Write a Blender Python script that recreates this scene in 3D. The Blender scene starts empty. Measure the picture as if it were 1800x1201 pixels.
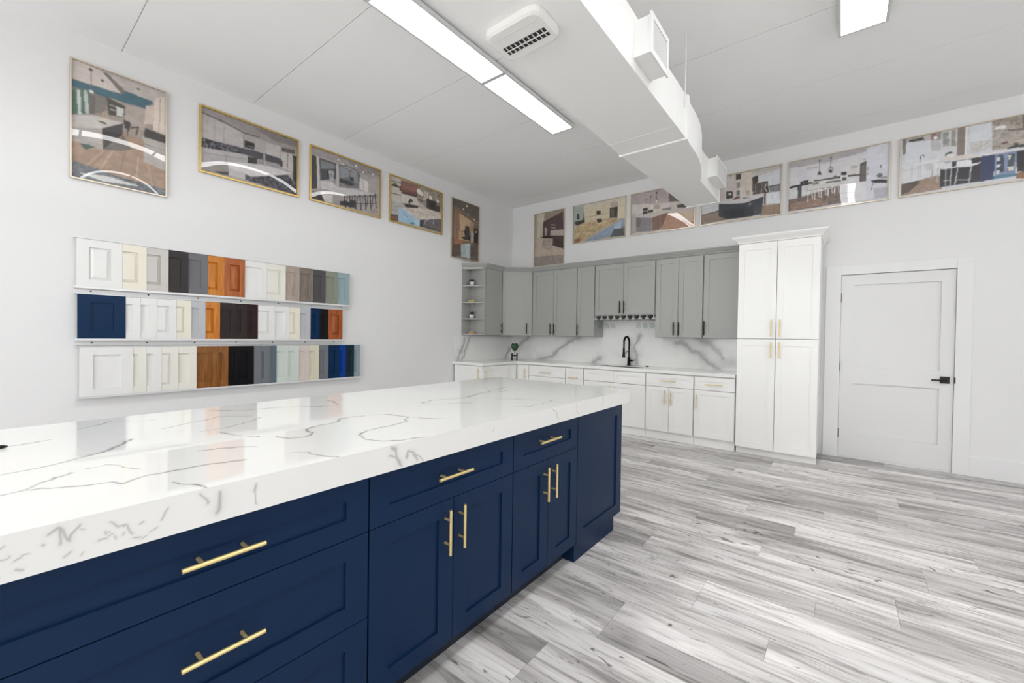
import bpy, bmesh, math, random
import numpy as np
from mathutils import Vector, Matrix

random.seed(7)
RNG = np.random.default_rng(11)
scene = bpy.context.scene
PI = math.pi

# ------------------------------------------------------------------ camera
cam_data = bpy.data.cameras.new('camera')
cam_data.sensor_width = 36.0
cam_data.sensor_fit = 'HORIZONTAL'
cam_data.lens = 734.1145 * 36.0 / 1800.0
cam_data.clip_start = 0.05
camera = bpy.data.objects.new('camera', cam_data)
scene.collection.objects.link(camera)
_yaw, _pitch, _roll = 0.6671, 0.0136, 0.0147
_f = Vector((-math.sin(_yaw) * math.cos(_pitch), math.cos(_yaw) * math.cos(_pitch), -math.sin(_pitch)))
_r = Vector((math.cos(_yaw), math.sin(_yaw), 0))
_u = _r.cross(_f)
_r2 = _r * math.cos(_roll) + _u * math.sin(_roll)
_u2 = -_r * math.sin(_roll) + _u * math.cos(_roll)
camera.matrix_world = Matrix(((_r2.x, _u2.x, -_f.x, 4.835), (_r2.y, _u2.y, -_f.y, -6.1068),
                              (_r2.z, _u2.z, -_f.z, 1.3321), (0, 0, 0, 1)))
scene.camera = camera

# ------------------------------------------------------------------ light and exposure
PANEL_STRENGTH = 9.5          # ceiling light panels
SKY_STRENGTH = 5.2             # overcast daylight through the shop windows behind the camera
world = bpy.data.worlds.new('overcast_sky')
scene.world = world
world.use_nodes = True
_bg = world.node_tree.nodes['Background']
_bg.inputs[0].default_value = (0.975, 0.985, 1.0, 1)
_bg.inputs[1].default_value = SKY_STRENGTH
scene.view_settings.view_transform = 'Standard'
scene.view_settings.look = 'None'
scene.view_settings.gamma = 1.0
scene.view_settings.use_curve_mapping = False
scene.view_settings.exposure = 0.10
scene.cycles.use_denoising = True
scene.cycles.max_bounces = 10
scene.cycles.diffuse_bounces = 6
scene.cycles.glossy_bounces = 4
scene.cycles.transmission_bounces = 6
scene.cycles.transparent_max_bounces = 12
scene.cycles.caustics_reflective = False
scene.cycles.caustics_refractive = False
scene.cycles.sample_clamp_indirect = 6.0

H = 3.692          # ceiling height
ROOM_X, ROOM_Y = 9.6, -11.0
# shop windows behind the camera and, unseen in the right-hand wall, high windows added to light duct and left wall: side, from, to, sill, head
WINDOWS = [('F', 1.0, 3.4, .12, 3.30), ('F', 3.6, 6.0, .12, 3.30),
           ('R', -7.0, -4.8, 2.10, 3.45), ('R', -4.6, -2.4, 2.10, 3.45)]
for _s, _a, _b, _z0, _z1 in WINDOWS:
    _l = bpy.data.lights.new('window_daylight', 'AREA')
    _l.shape = 'RECTANGLE'
    _l.size, _l.size_y = _b - _a, _z1 - _z0
    _l.cycles.is_portal = True
    _o = bpy.data.objects.new('window_daylight', _l)
    scene.collection.objects.link(_o)
    _zc = (_z0 + _z1) / 2
    if _s == 'F':
        _o.location = ((_a + _b) / 2, ROOM_Y + 0.02, _zc); _o.rotation_euler = (PI / 2, 0, 0)
    else:
        _o.location = (ROOM_X - 0.02, (_a + _b) / 2, _zc); _o.rotation_euler = (PI / 2, 0, PI / 2)

# ------------------------------------------------------------------ materials
def lin(c):
    return tuple(((x / 255) / 12.92 if x / 255 <= 0.04045 else ((x / 255 + 0.055) / 1.055) ** 2.4) for x in c)

MATS = {}
def mat(name, rgb, rough=0.5, metal=0.0, spec=0.5, coat=0.0, var=0.03, scale=6.0, bump=0.0, bscale=200.0):
    """painted / metal / plain surface with faint procedural mottling"""
    if name in MATS:
        return MATS[name]
    m = bpy.data.materials.new(name)
    m.use_nodes = True
    nt = m.node_tree
    b = nt.nodes['Principled BSDF']
    c = lin(rgb)
    b.inputs['Roughness'].default_value = rough
    b.inputs['Metallic'].default_value = metal
    b.inputs['Specular IOR Level'].default_value = spec
    b.inputs['Coat Weight'].default_value = coat
    b.inputs['Coat Roughness'].default_value = 0.05
    tc = nt.nodes.new('ShaderNodeTexCoord')
    nz = nt.nodes.new('ShaderNodeTexNoise')
    nz.inputs['Scale'].default_value = scale
    nz.inputs['Detail'].default_value = 3
    nt.links.new(tc.outputs['Object'], nz.inputs['Vector'])
    mx = nt.nodes.new('ShaderNodeMix'); mx.data_type = 'RGBA'
    mx.inputs[6].default_value = tuple(x * (1 - var) for x in c) + (1,)
    mx.inputs[7].default_value = tuple(min(1, x * (1 + var)) for x in c) + (1,)
    nt.links.new(nz.outputs['Fac'], mx.inputs[0])
    nt.links.new(mx.outputs[2], b.inputs['Base Color'])
    if bump:
        n2 = nt.nodes.new('ShaderNodeTexNoise'); n2.inputs['Scale'].default_value = bscale
        nt.links.new(tc.outputs['Object'], n2.inputs['Vector'])
        bp = nt.nodes.new('ShaderNodeBump'); bp.inputs['Strength'].default_value = bump; bp.inputs['Distance'].default_value = 0.002
        nt.links.new(n2.outputs['Fac'], bp.inputs['Height'])
        nt.links.new(bp.outputs['Normal'], b.inputs['Normal'])
    MATS[name] = m
    return m

def wood_mat(name, light, dark, rough=0.3):
    """stained wood sample, grain along local Z"""
    if name in MATS:
        return MATS[name]
    m = bpy.data.materials.new(name); m.use_nodes = True
    nt = m.node_tree; b = nt.nodes['Principled BSDF']
    b.inputs['Roughness'].default_value = rough
    tc = nt.nodes.new('ShaderNodeTexCoord'); mp = nt.nodes.new('ShaderNodeMapping')
    mp.inputs['Scale'].default_value = (30, 30, 3)
    nz = nt.nodes.new('ShaderNodeTexNoise'); nz.inputs['Scale'].default_value = 2.0; nz.inputs['Detail'].default_value = 5; nz.inputs['Distortion'].default_value = 0.6
    rp = nt.nodes.new('ShaderNodeValToRGB')
    rp.color_ramp.elements[0].position = 0.3; rp.color_ramp.elements[1].position = 0.7
    rp.color_ramp.elements[0].color = lin(dark) + (1,); rp.color_ramp.elements[1].color = lin(light) + (1,)
    nt.links.new(tc.outputs['Object'], mp.inputs['Vector']); nt.links.new(mp.outputs[0], nz.inputs['Vector'])
    nt.links.new(nz.outputs['Fac'], rp.inputs[0]); nt.links.new(rp.outputs[0], b.inputs['Base Color'])
    MATS[name] = m
    return m

def vcol_mat(name, rough=0.1, spec=0.5, coat=0.0, var=0.02):
    """surface whose flat print / veining is carried by the mesh colours"""
    m = bpy.data.materials.new(name); m.use_nodes = True
    nt = m.node_tree; b = nt.nodes['Principled BSDF']
    at = nt.nodes.new('ShaderNodeAttribute'); at.attribute_name = 'Col'
    tc = nt.nodes.new('ShaderNodeTexCoord'); nz = nt.nodes.new('ShaderNodeTexNoise')
    nz.inputs['Scale'].default_value = 9; nz.inputs['Detail'].default_value = 4
    nt.links.new(tc.outputs['Object'], nz.inputs['Vector'])
    mr = nt.nodes.new('ShaderNodeMapRange'); mr.inputs[3].default_value = 1 - var; mr.inputs[4].default_value = 1 + var
    nt.links.new(nz.outputs['Fac'], mr.inputs[0])
    vm = nt.nodes.new('ShaderNodeVectorMath'); vm.operation = 'SCALE'
    nt.links.new(at.outputs['Color'], vm.inputs[0]); nt.links.new(mr.outputs[0], vm.inputs['Scale'])
    nt.links.new(vm.outputs[0], b.inputs['Base Color'])
    b.inputs['Roughness'].default_value = rough
    b.inputs['Specular IOR Level'].default_value = spec
    b.inputs['Coat Weight'].default_value = coat
    MATS[name] = m
    return m

def glass_mat(name, tint=(1, 1, 1), ior=1.5, rough=0.02, veil=0.0):
    """thin clear sheet: transparent with a Fresnel reflection"""
    m = bpy.data.materials.new(name); m.use_nodes = True
    nt = m.node_tree; nt.nodes.clear()
    out = nt.nodes.new('ShaderNodeOutputMaterial')
    tr = nt.nodes.new('ShaderNodeBsdfTransparent'); tr.inputs[0].default_value = tint + (1,)
    gl = nt.nodes.new('ShaderNodeBsdfGlossy'); gl.inputs['Roughness'].default_value = rough
    fr = nt.nodes.new('ShaderNodeFresnel'); fr.inputs[0].default_value = ior
    mx = nt.nodes.new('ShaderNodeMixShader')
    ge = nt.nodes.new('ShaderNodeNewGeometry'); fm = nt.nodes.new('ShaderNodeMath'); fm.operation = 'SUBTRACT'
    fm.inputs[0].default_value = 1.0; nt.links.new(ge.outputs['Backfacing'], fm.inputs[1])
    fx = nt.nodes.new('ShaderNodeMath'); fx.operation = 'MULTIPLY'
    nt.links.new(fr.outputs[0], fx.inputs[0]); nt.links.new(fm.outputs[0], fx.inputs[1])
    nt.links.new(fx.outputs[0], mx.inputs[0]); nt.links.new(tr.outputs[0], mx.inputs[1]); nt.links.new(gl.outputs[0], mx.inputs[2])
    nt.links.new(mx.outputs[0], out.inputs[0])
    MATS[name] = m
    return m

def emit_mat(name, rgb, strength):
    m = bpy.data.materials.new(name); m.use_nodes = True
    nt = m.node_tree; nt.nodes.clear()
    out = nt.nodes.new('ShaderNodeOutputMaterial'); e = nt.nodes.new('ShaderNodeEmission')
    e.inputs[0].default_value = rgb + (1,); e.inputs[1].default_value = strength
    nt.links.new(e.outputs[0], out.inputs[0])
    MATS[name] = m
    return m

def floor_mat(name, per_object):
    """grey limed oak print: streaks along X, different on every plank"""
    m = bpy.data.materials.new(name); m.use_nodes = True
    nt = m.node_tree; N = nt.nodes; Lk = nt.links
    b = N['Principled BSDF']
    tc = N.new('ShaderNodeTexCoord')
    add = N.new('ShaderNodeVectorMath'); add.operation = 'ADD'
    Lk.new(tc.outputs['Object'], add.inputs[0])
    oi = N.new('ShaderNodeObjectInfo')
    if per_object:
        sc = N.new('ShaderNodeVectorMath'); sc.operation = 'SCALE'
        sc.inputs[0].default_value = (83.0, 47.0, 31.0)
        Lk.new(oi.outputs['Random'], sc.inputs['Scale']); Lk.new(sc.outputs[0], add.inputs[1])
    def noise(scale, detail, dist, rough=0.55):
        mp = N.new('ShaderNodeMapping'); mp.inputs['Scale'].default_value = scale
        Lk.new(add.outputs[0], mp.inputs['Vector'])
        nz = N.new('ShaderNodeTexNoise'); nz.inputs['Scale'].default_value = 1.0
        nz.inputs['Detail'].default_value = detail; nz.inputs['Distortion'].default_value = dist; nz.inputs['Roughness'].default_value = rough
        Lk.new(mp.outputs[0], nz.inputs['Vector'])
        return nz.outputs['Fac']
    def ramp(fac, stops):
        r = N.new('ShaderNodeValToRGB'); Lk.new(fac, r.inputs[0])
        els = r.color_ramp.elements
        while len(els) < len(stops): els.new(0.5)
        for e, (p, c) in zip(els, stops): e.position = p; e.color = c if len(c) == 4 else c + (1,)
        return r.outputs[0]
    def mixc(fac, a, bcol, mode='MIX'):
        x = N.new('ShaderNodeMix'); x.data_type = 'RGBA'; x.blend_type = mode
        if isinstance(fac, float): x.inputs[0].default_value = fac
        else: Lk.new(fac, x.inputs[0])
        for s, v in ((6, a), (7, bcol)):
            if isinstance(v, tuple): x.inputs[s].default_value = v + (1,)
            else: Lk.new(v, x.inputs[s])
        return x.outputs[2]
    broad = noise((0.9, 7.0, 1), 4, 1.2)
    col = ramp(broad, [(0.30, lin((150, 146, 144))), (0.44, lin((210, 206, 204))), (0.58, lin((240, 237, 235))), (0.8, lin((247, 245, 244)))])
    fine = noise((3.0, 90.0, 1), 3, 0.3)
    col = mixc(0.34, col, ramp(fine, [(0.3, (0.62, 0.61, 0.6)), (0.62, (1, 1, 1))]), 'MULTIPLY')
    streak = noise((1.1, 15.0, 1), 6, 2.6, 0.68)
    col = mixc(ramp(streak, [(0.50, (0, 0, 0)), (0.68, (0.8, 0.8, 0.8))]), col, lin((116, 110, 107)))
    knot = noise((4.5, 13.0, 1), 2, 2.5)
    col = mixc(ramp(knot, [(0.66, (0, 0, 0)), (0.74, (0.85, 0.85, 0.85))]), col, lin((84, 79, 76)))
    if per_object:
        hs = N.new('ShaderNodeMapRange'); hs.inputs[3].default_value = 0.66; hs.inputs[4].default_value = 1.04
        Lk.new(oi.outputs['Random'], hs.inputs[0])
        vm = N.new('ShaderNodeVectorMath'); vm.operation = 'SCALE'
        Lk.new(col, vm.inputs[0]); Lk.new(hs.outputs[0], vm.inputs['Scale'])
        col = vm.outputs[0]
    Lk.new(col, b.inputs['Base Color'])
    b.inputs['Roughness'].default_value = 0.42
    b.inputs['Specular IOR Level'].default_value = 0.4
    bp = N.new('ShaderNodeBump'); bp.inputs['Strength'].default_value = 0.15; bp.inputs['Distance'].default_value = 0.002
    Lk.new(fine, bp.inputs['Height']); Lk.new(bp.outputs[0], b.inputs['Normal'])
    MATS[name] = m
    return m

WALL = mat('wall_paint', (224, 224, 224), 0.6, var=0.008, scale=1.5, bump=0.05, bscale=300)
CEIL = mat('ceiling_paint', (242, 242, 241), 0.8, var=0.015, scale=1.2)
TRIM = mat('trim_paint', (226, 226, 226), 0.4, var=0.006)
DOORP = mat('door_paint', (220, 220, 219), 0.35, var=0.006)
NAVY = mat('navy_lacquer', (14, 38, 68), 0.36, var=0.03, scale=2, spec=0.15)
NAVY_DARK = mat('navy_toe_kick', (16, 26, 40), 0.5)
GREY = mat('grey_lacquer', (160, 161, 157), 0.38, var=0.01)
WHITE = mat('white_lacquer', (236, 236, 233), 0.32, var=0.006)
GOLD = mat('brushed_brass', (232, 208, 146), 0.34, metal=0.72, var=0.04, scale=40)
BLACK = mat('black_metal', (20, 20, 20), 0.35, metal=0.6)
DARKMETAL = mat('dark_bronze', (52, 48, 46), 0.35, metal=0.8)
STEEL = mat('stainless_steel', (190, 190, 190), 0.25, metal=1.0)
ALU = mat('aluminium_rail', (222, 222, 222), 0.35, metal=0.25)
DUCT = mat('duct_paint', (236, 236, 234), 0.45, var=0.008, scale=2)
PLASTIC = mat('white_plastic', (230, 230, 226), 0.35)
SLOT = mat('slot_black', (16, 16, 16), 0.6)
LIGHTFRAME = mat('light_frame', (205, 205, 205), 0.4)
PANEL_EMIT = emit_mat('light_diffuser', (0.99, 0.995, 1.0), PANEL_STRENGTH)
MARBLE_V = vcol_mat('veined_quartz', 0.03, 0.5)
SPLASH_V = vcol_mat('veined_marble', 0.12, 0.5)
COUNTER = mat('white_quartz', (232, 232, 229), 0.1, var=0.02, scale=3)
PRINT = vcol_mat('photo_print', 0.5, 0.3, var=0.0)
GLASS = glass_mat('picture_acrylic', ior=1.7, rough=0.015)
CLEAR = glass_mat('clear_glass', tint=(0.93, 0.95, 0.95), ior=1.45, rough=0.02)
PANE = glass_mat('window_pane', ior=1.3, rough=0.0)
FRAME_GOLD = mat('frame_gold', (204, 174, 104), 0.3, metal=0.6)
FRAME_PALE = mat('frame_champagne', (214, 202, 182), 0.3, metal=0.6)
LEAF = mat('leaf_green', (38, 66, 34), 0.45, var=0.25, scale=30)
LEAF2 = mat('dark_leaf_green', (28, 46, 32), 0.5, var=0.25, scale=30)
POT = mat('white_ceramic', (214, 214, 212), 0.3)
SOIL = mat('soil', (60, 48, 40), 0.9)
WOODB = wood_mat('light_wood', (206, 164, 112), (176, 130, 84), 0.45)
STRAW = wood_mat('straw_wood', (204, 188, 130), (172, 152, 96), 0.5)
FLOORP = floor_mat('grey_oak_plank', True)
FLOORB = floor_mat('grey_oak_floor', False)

# ------------------------------------------------------------------ helpers
col = scene.collection

class MB:
    """collects shapes that become ONE mesh object"""
    def __init__(s): s.v = []; s.f = []; s.sm = []
    def add(s, verts, faces, smooth=False):
        n = len(s.v); s.v += [tuple(p) for p in verts]
        s.f += [tuple(i + n for i in f) for f in faces]; s.sm += [smooth] * len(faces)
        return s
    def box(s, x0, x1, y0, y1, z0, z1):
        v = [(x0, y0, z0), (x1, y0, z0), (x1, y1, z0), (x0, y1, z0), (x0, y0, z1), (x1, y0, z1), (x1, y1, z1), (x0, y1, z1)]
        return s.add(v, [(0, 3, 2, 1), (4, 5, 6, 7), (0, 1, 5, 4), (1, 2, 6, 5), (2, 3, 7, 6), (3, 0, 4, 7)])
    def prism(s, poly, z0, z1):
        n = len(poly)
        v = [(x, y, z0) for x, y in poly] + [(x, y, z1) for x, y in poly]
        return s.add(v, [tuple(range(n - 1, -1, -1)), tuple(range(n, 2 * n))] + [(i, (i + 1) % n, n + (i + 1) % n, n + i) for i in range(n)])
    def tube(s, pts, r, seg=10, cap=True):
        pts = [Vector(p) for p in pts]; rings = []
        rr = r if isinstance(r, (list, tuple)) else [r] * len(pts)
        up = None
        for i, p in enumerate(pts):
            t = (pts[min(i + 1, len(pts) - 1)] - pts[max(i - 1, 0)]).normalized()
            if up is None: up = Vector((0, 0, 1)) if abs(t.z) < 0.9 else Vector((1, 0, 0))
            a = t.cross(up).normalized(); b = t.cross(a).normalized(); up = -b if False else up
            rings.append([p + (a * math.cos(2 * PI * k / seg) + b * math.sin(2 * PI * k / seg)) * rr[i] for k in range(seg)])
        v = [q for ring in rings for q in ring]; f = []
        for i in range(len(rings) - 1):
            for k in range(seg):
                f.append((i * seg + k, i * seg + (k + 1) % seg, (i + 1) * seg + (k + 1) % seg, (i + 1) * seg + k))
        s.add(v, f, True)
        if cap:
            s.add(rings[0], [tuple(range(seg))]); s.add(rings[-1], [tuple(range(seg - 1, -1, -1))])
        return s
    def lathe(s, prof, seg=16, c=(0, 0)):
        v = []; f = []
        for r, z in prof:
            v += [(c[0] + r * math.cos(2 * PI * k / seg), c[1] + r * math.sin(2 * PI * k / seg), z) for k in range(seg)]
        for i in range(len(prof) - 1):
            for k in range(seg):
                f.append((i * seg + k, i * seg + (k + 1) % seg, (i + 1) * seg + (k + 1) % seg, (i + 1) * seg + k))
        return s.add(v, f, True)
    def mesh(s, name, m, bevel=0.0):
        me = bpy.data.meshes.new(name)
        me.from_pydata(s.v, [], s.f)
        me.polygons.foreach_set('use_smooth', s.sm)
        if bevel:
            bm = bmesh.new(); bm.from_mesh(me)
            bmesh.ops.recalc_face_normals(bm, faces=bm.faces)
            bmesh.ops.bevel(bm, geom=[e for e in bm.edges if e.is_manifold and e.calc_face_angle(0) > 0.6], offset=bevel, segments=1, affect='EDGES', clamp_overlap=True)
            bm.to_mesh(me); bm.free()
        else:
            bm = bmesh.new(); bm.from_mesh(me); bmesh.ops.recalc_face_normals(bm, faces=bm.faces); bm.to_mesh(me); bm.free()
        me.materials.append(m)
        me.update()
        return me
    def build(s, name, m, parent=None, loc=(0, 0, 0), rotz=0.0, bevel=0.0):
        return obj(name, s.mesh(name, m, bevel), parent, loc, rotz)

def obj(name, me, parent=None, loc=(0, 0, 0), rotz=0.0):
    o = bpy.data.objects.new(name, me)
    col.objects.link(o)
    o.location = loc; o.rotation_euler = (0, 0, rotz)
    if parent is not None: o.parent = parent
    return o

def tag(o, label, cat, group=None, kind=None):
    o['label'] = label
    o['category'] = cat
    if group: o['group'] = group
    if kind: o['kind'] = kind
    return o

def structure(o):
    o['kind'] = 'structure'
    return o

def thing(name, label, cat, loc=(0, 0, 0), rotz=0.0, group=None):
    o = bpy.data.objects.new(name, None)
    col.objects.link(o)
    o.empty_display_size = 0.1
    o.location = loc; o.rotation_euler = (0, 0, rotz)
    return tag(o, label, cat, group)

def grid_mesh(name, P, colors, m, extra=None):
    """P: (nv, nu, 3) array of points, colors: (nv, nu, 3) linear; extra: MB with plain sides"""
    nv, nu = P.shape[:2]
    verts = P.reshape(-1, 3); cols = colors.reshape(-1, 3)
    i = np.arange(nv * nu).reshape(nv, nu)
    q = np.stack([i[:-1, :-1], i[:-1, 1:], i[1:, 1:], i[1:, :-1]], -1).reshape(-1, 4)
    if extra is not None and extra.v:
        q2 = np.array([f for f in extra.f], dtype=np.int64) + len(verts)
        verts = np.vstack([verts, np.array(extra.v)]); q = np.vstack([q, q2])
        cols = np.vstack([cols, np.tile(np.array([[0.8, 0.8, 0.79]]), (len(extra.v), 1))])
    me = bpy.data.meshes.new(name)
    me.vertices.add(len(verts)); me.vertices.foreach_set('co', verts.astype(np.float32).ravel())
    me.loops.add(q.size); me.loops.foreach_set('vertex_index', q.astype(np.int32).ravel())
    me.polygons.add(len(q)); me.polygons.foreach_set('loop_start', np.arange(0, q.size, 4, dtype=np.int32))
    me.update(calc_edges=True)
    at = me.color_attributes.new('Col', 'FLOAT_COLOR', 'POINT')
    rgba = np.ones((len(verts), 4), np.float32); rgba[:, :3] = cols
    at.data.foreach_set('color', rgba.ravel())
    me.materials.append(m)
    me.validate()
    return me

def vnoise(x, y, seed=0):
    r = np.random.default_rng(seed); T = r.random((64, 64))
    xi = np.floor(x).astype(int); yi = np.floor(y).astype(int); fx = x - xi; fy = y - yi
    fx = fx * fx * (3 - 2 * fx); fy = fy * fy * (3 - 2 * fy)
    g = lambda a, b: T[a % 64, b % 64]
    return (g(xi, yi) * (1 - fx) + g(xi + 1, yi) * fx) * (1 - fy) + (g(xi, yi + 1) * (1 - fx) + g(xi + 1, yi + 1) * fx) * fy

def veins(A, B, lines, width, base, dark, soft=0.2, jitter=0.012, seed=1, strength=0.85):
    """colour of a slab at plane coordinates A, B: thin wandering veins along the given lines"""
    dx = (vnoise(A * 14, B * 14, seed) - .5) * 2 * jitter + (vnoise(A * 45, B * 45, seed + 1) - .5) * jitter
    dy = (vnoise(A * 14 + 9, B * 14 + 5, seed + 2) - .5) * 2 * jitter + (vnoise(A * 45, B * 45, seed + 3) - .5) * jitter
    X, Y = A + dx, B + dy
    t = np.zeros(A.shape)
    mod = 0.35 + 0.9 * vnoise(A * 11 + 3, B * 11, seed + 4)
    for pts, w in lines:
        for (x0, y0), (x1, y1) in zip(pts[:-1], pts[1:]):
            R = width * w * 6
            msk = (X > min(x0, x1) - R) & (X < max(x0, x1) + R) & (Y > min(y0, y1) - R) & (Y < max(y0, y1) + R)
            if not msk.any(): continue
            px, py = X[msk] - x0, Y[msk] - y0
            L2 = (x1 - x0) ** 2 + (y1 - y0) ** 2 + 1e-9
            u = np.clip((px * (x1 - x0) + py * (y1 - y0)) / L2, 0, 1)
            d = np.hypot(px - u * (x1 - x0), py - u * (y1 - y0))
            k = width * w * mod[msk]
            t[msk] = np.maximum(t[msk], np.exp(-(d / k) ** 2) * strength + soft * np.exp(-(d / (k * 3.2)) ** 2) * (1 - strength * np.exp(-(d / k) ** 2)))
    cloud = 1 - 0.035 * vnoise(A * 3, B * 3, seed + 6)
    b = np.array(lin(base)); dk = np.array(lin(dark))
    return b[None, None] * cloud[..., None] * (1 - t[..., None]) + dk[None, None] * t[..., None]

# ---- joinery: fronts have local X to the right, Z up, face at local y = 0
def front(parent, kind, x0, x1, z0, z1, m, y=0.0, fx=0.072, fz=0.066, t=0.019, rec=0.008, rotz=0.0, loc=None, left_open=False, raised=False, panel_mat=None):
    """frame-and-panel door or drawer front; returns the frame object, its panel is a child"""
    w, h = x1 - x0, z1 - z0
    b = MB()
    fl = 0.0 if left_open else fx
    b.box(w - fx, w, 0, t, 0, h)
    if fl: b.box(0, fl, 0, t, 0, h)
    b.box(fl, w - fx, 0, t, 0, fz); b.box(fl, w - fx, 0, t, h - fz, h)
    d = b.build(kind, m, parent, loc if loc else (x0, y, z0), rotz)
    p = MB()
    if raised:
        e = min(0.024, (h - 2 * fz) * 0.2)
        a0, a1, c0, c1 = fl, w - fx, fz, h - fz
        e0 = 0 if left_open else e
        v = [(a0, rec, c0), (a1, rec, c0), (a1, rec, c1), (a0, rec, c1),
             (a0 + e0, 0.002, c0 + e), (a1 - e, 0.002, c0 + e), (a1 - e, 0.002, c1 - e), (a0 + e0, 0.002, c1 - e),
             (a0, t - .002, c0), (a1, t - .002, c0), (a1, t - .002, c1), (a0, t - .002, c1)]
        p.add(v, [(4, 5, 6, 7), (0, 1, 5, 4), (1, 2, 6, 5), (2, 3, 7, 6), (3, 0, 4, 7), (8, 11, 10, 9), (0, 8, 9, 1), (1, 9, 10, 2), (2, 10, 11, 3), (3, 11, 8, 0)])
    else:
        p.box(fl, w - fx, rec, t - .002, fz, h - fz)
    p.build('center_panel', panel_mat or m, d)
    return d

def bar_handle(parent, horizontal, x, z, length, m, r=0.006, off=0.032):
    """bar pull on two posts, in the local frame of its door or drawer"""
    b = MB(); hl = length / 2; ps = length * 0.27
    if horizontal:
        b.tube([(x - hl, -off, z), (x + hl, -off, z)], r)
        for s in (-1, 1): b.tube([(x + s * ps, 0.008, z), (x + s * ps, -off, z)], r * 0.8, 8)
    else:
        b.tube([(x, -off, z - hl), (x, -off, z + hl)], r)
        for s in (-1, 1): b.tube([(x, 0.008, z + s * ps), (x, -off, z + s * ps)], r * 0.8, 8)
    return b.build('handle', m, parent)

def cabinet(name, label, cat, loc, rotz, w, d, h, m, hm, fronts, toe=None, group=None, t=0.019, body=True, toe_mat=None, z_body=0.0, fx=0.072, fz=0.066, hr=0.006):
    """fronts: (kind, x0, x1, z0, z1, handle) with handle = None or (horizontal, x, z, length) in cabinet coordinates"""
    c = thing(name, label, cat, loc, rotz, group)
    if body: MB().box(0.001, w - 0.001, t + 0.010, d, z_body, h).build('body', m, c)
    if toe: MB().box(0.002, w - 0.002, t + toe, t + toe + 0.016, 0.0, z_body - 0.001).build('toe_kick', toe_mat or m, c)
    for kind, x0, x1, z0, z1, hd in fronts:
        f = front(c, kind, x0, x1, z0, z1, m, fx=min(fx, (x1 - x0) * 0.3), fz=min(fz, (z1 - z0) * 0.34), t=t)
        if hd: bar_handle(f, hd[0], hd[1] - x0, hd[2] - z0, hd[3], hm, r=hr)
    return c
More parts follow.
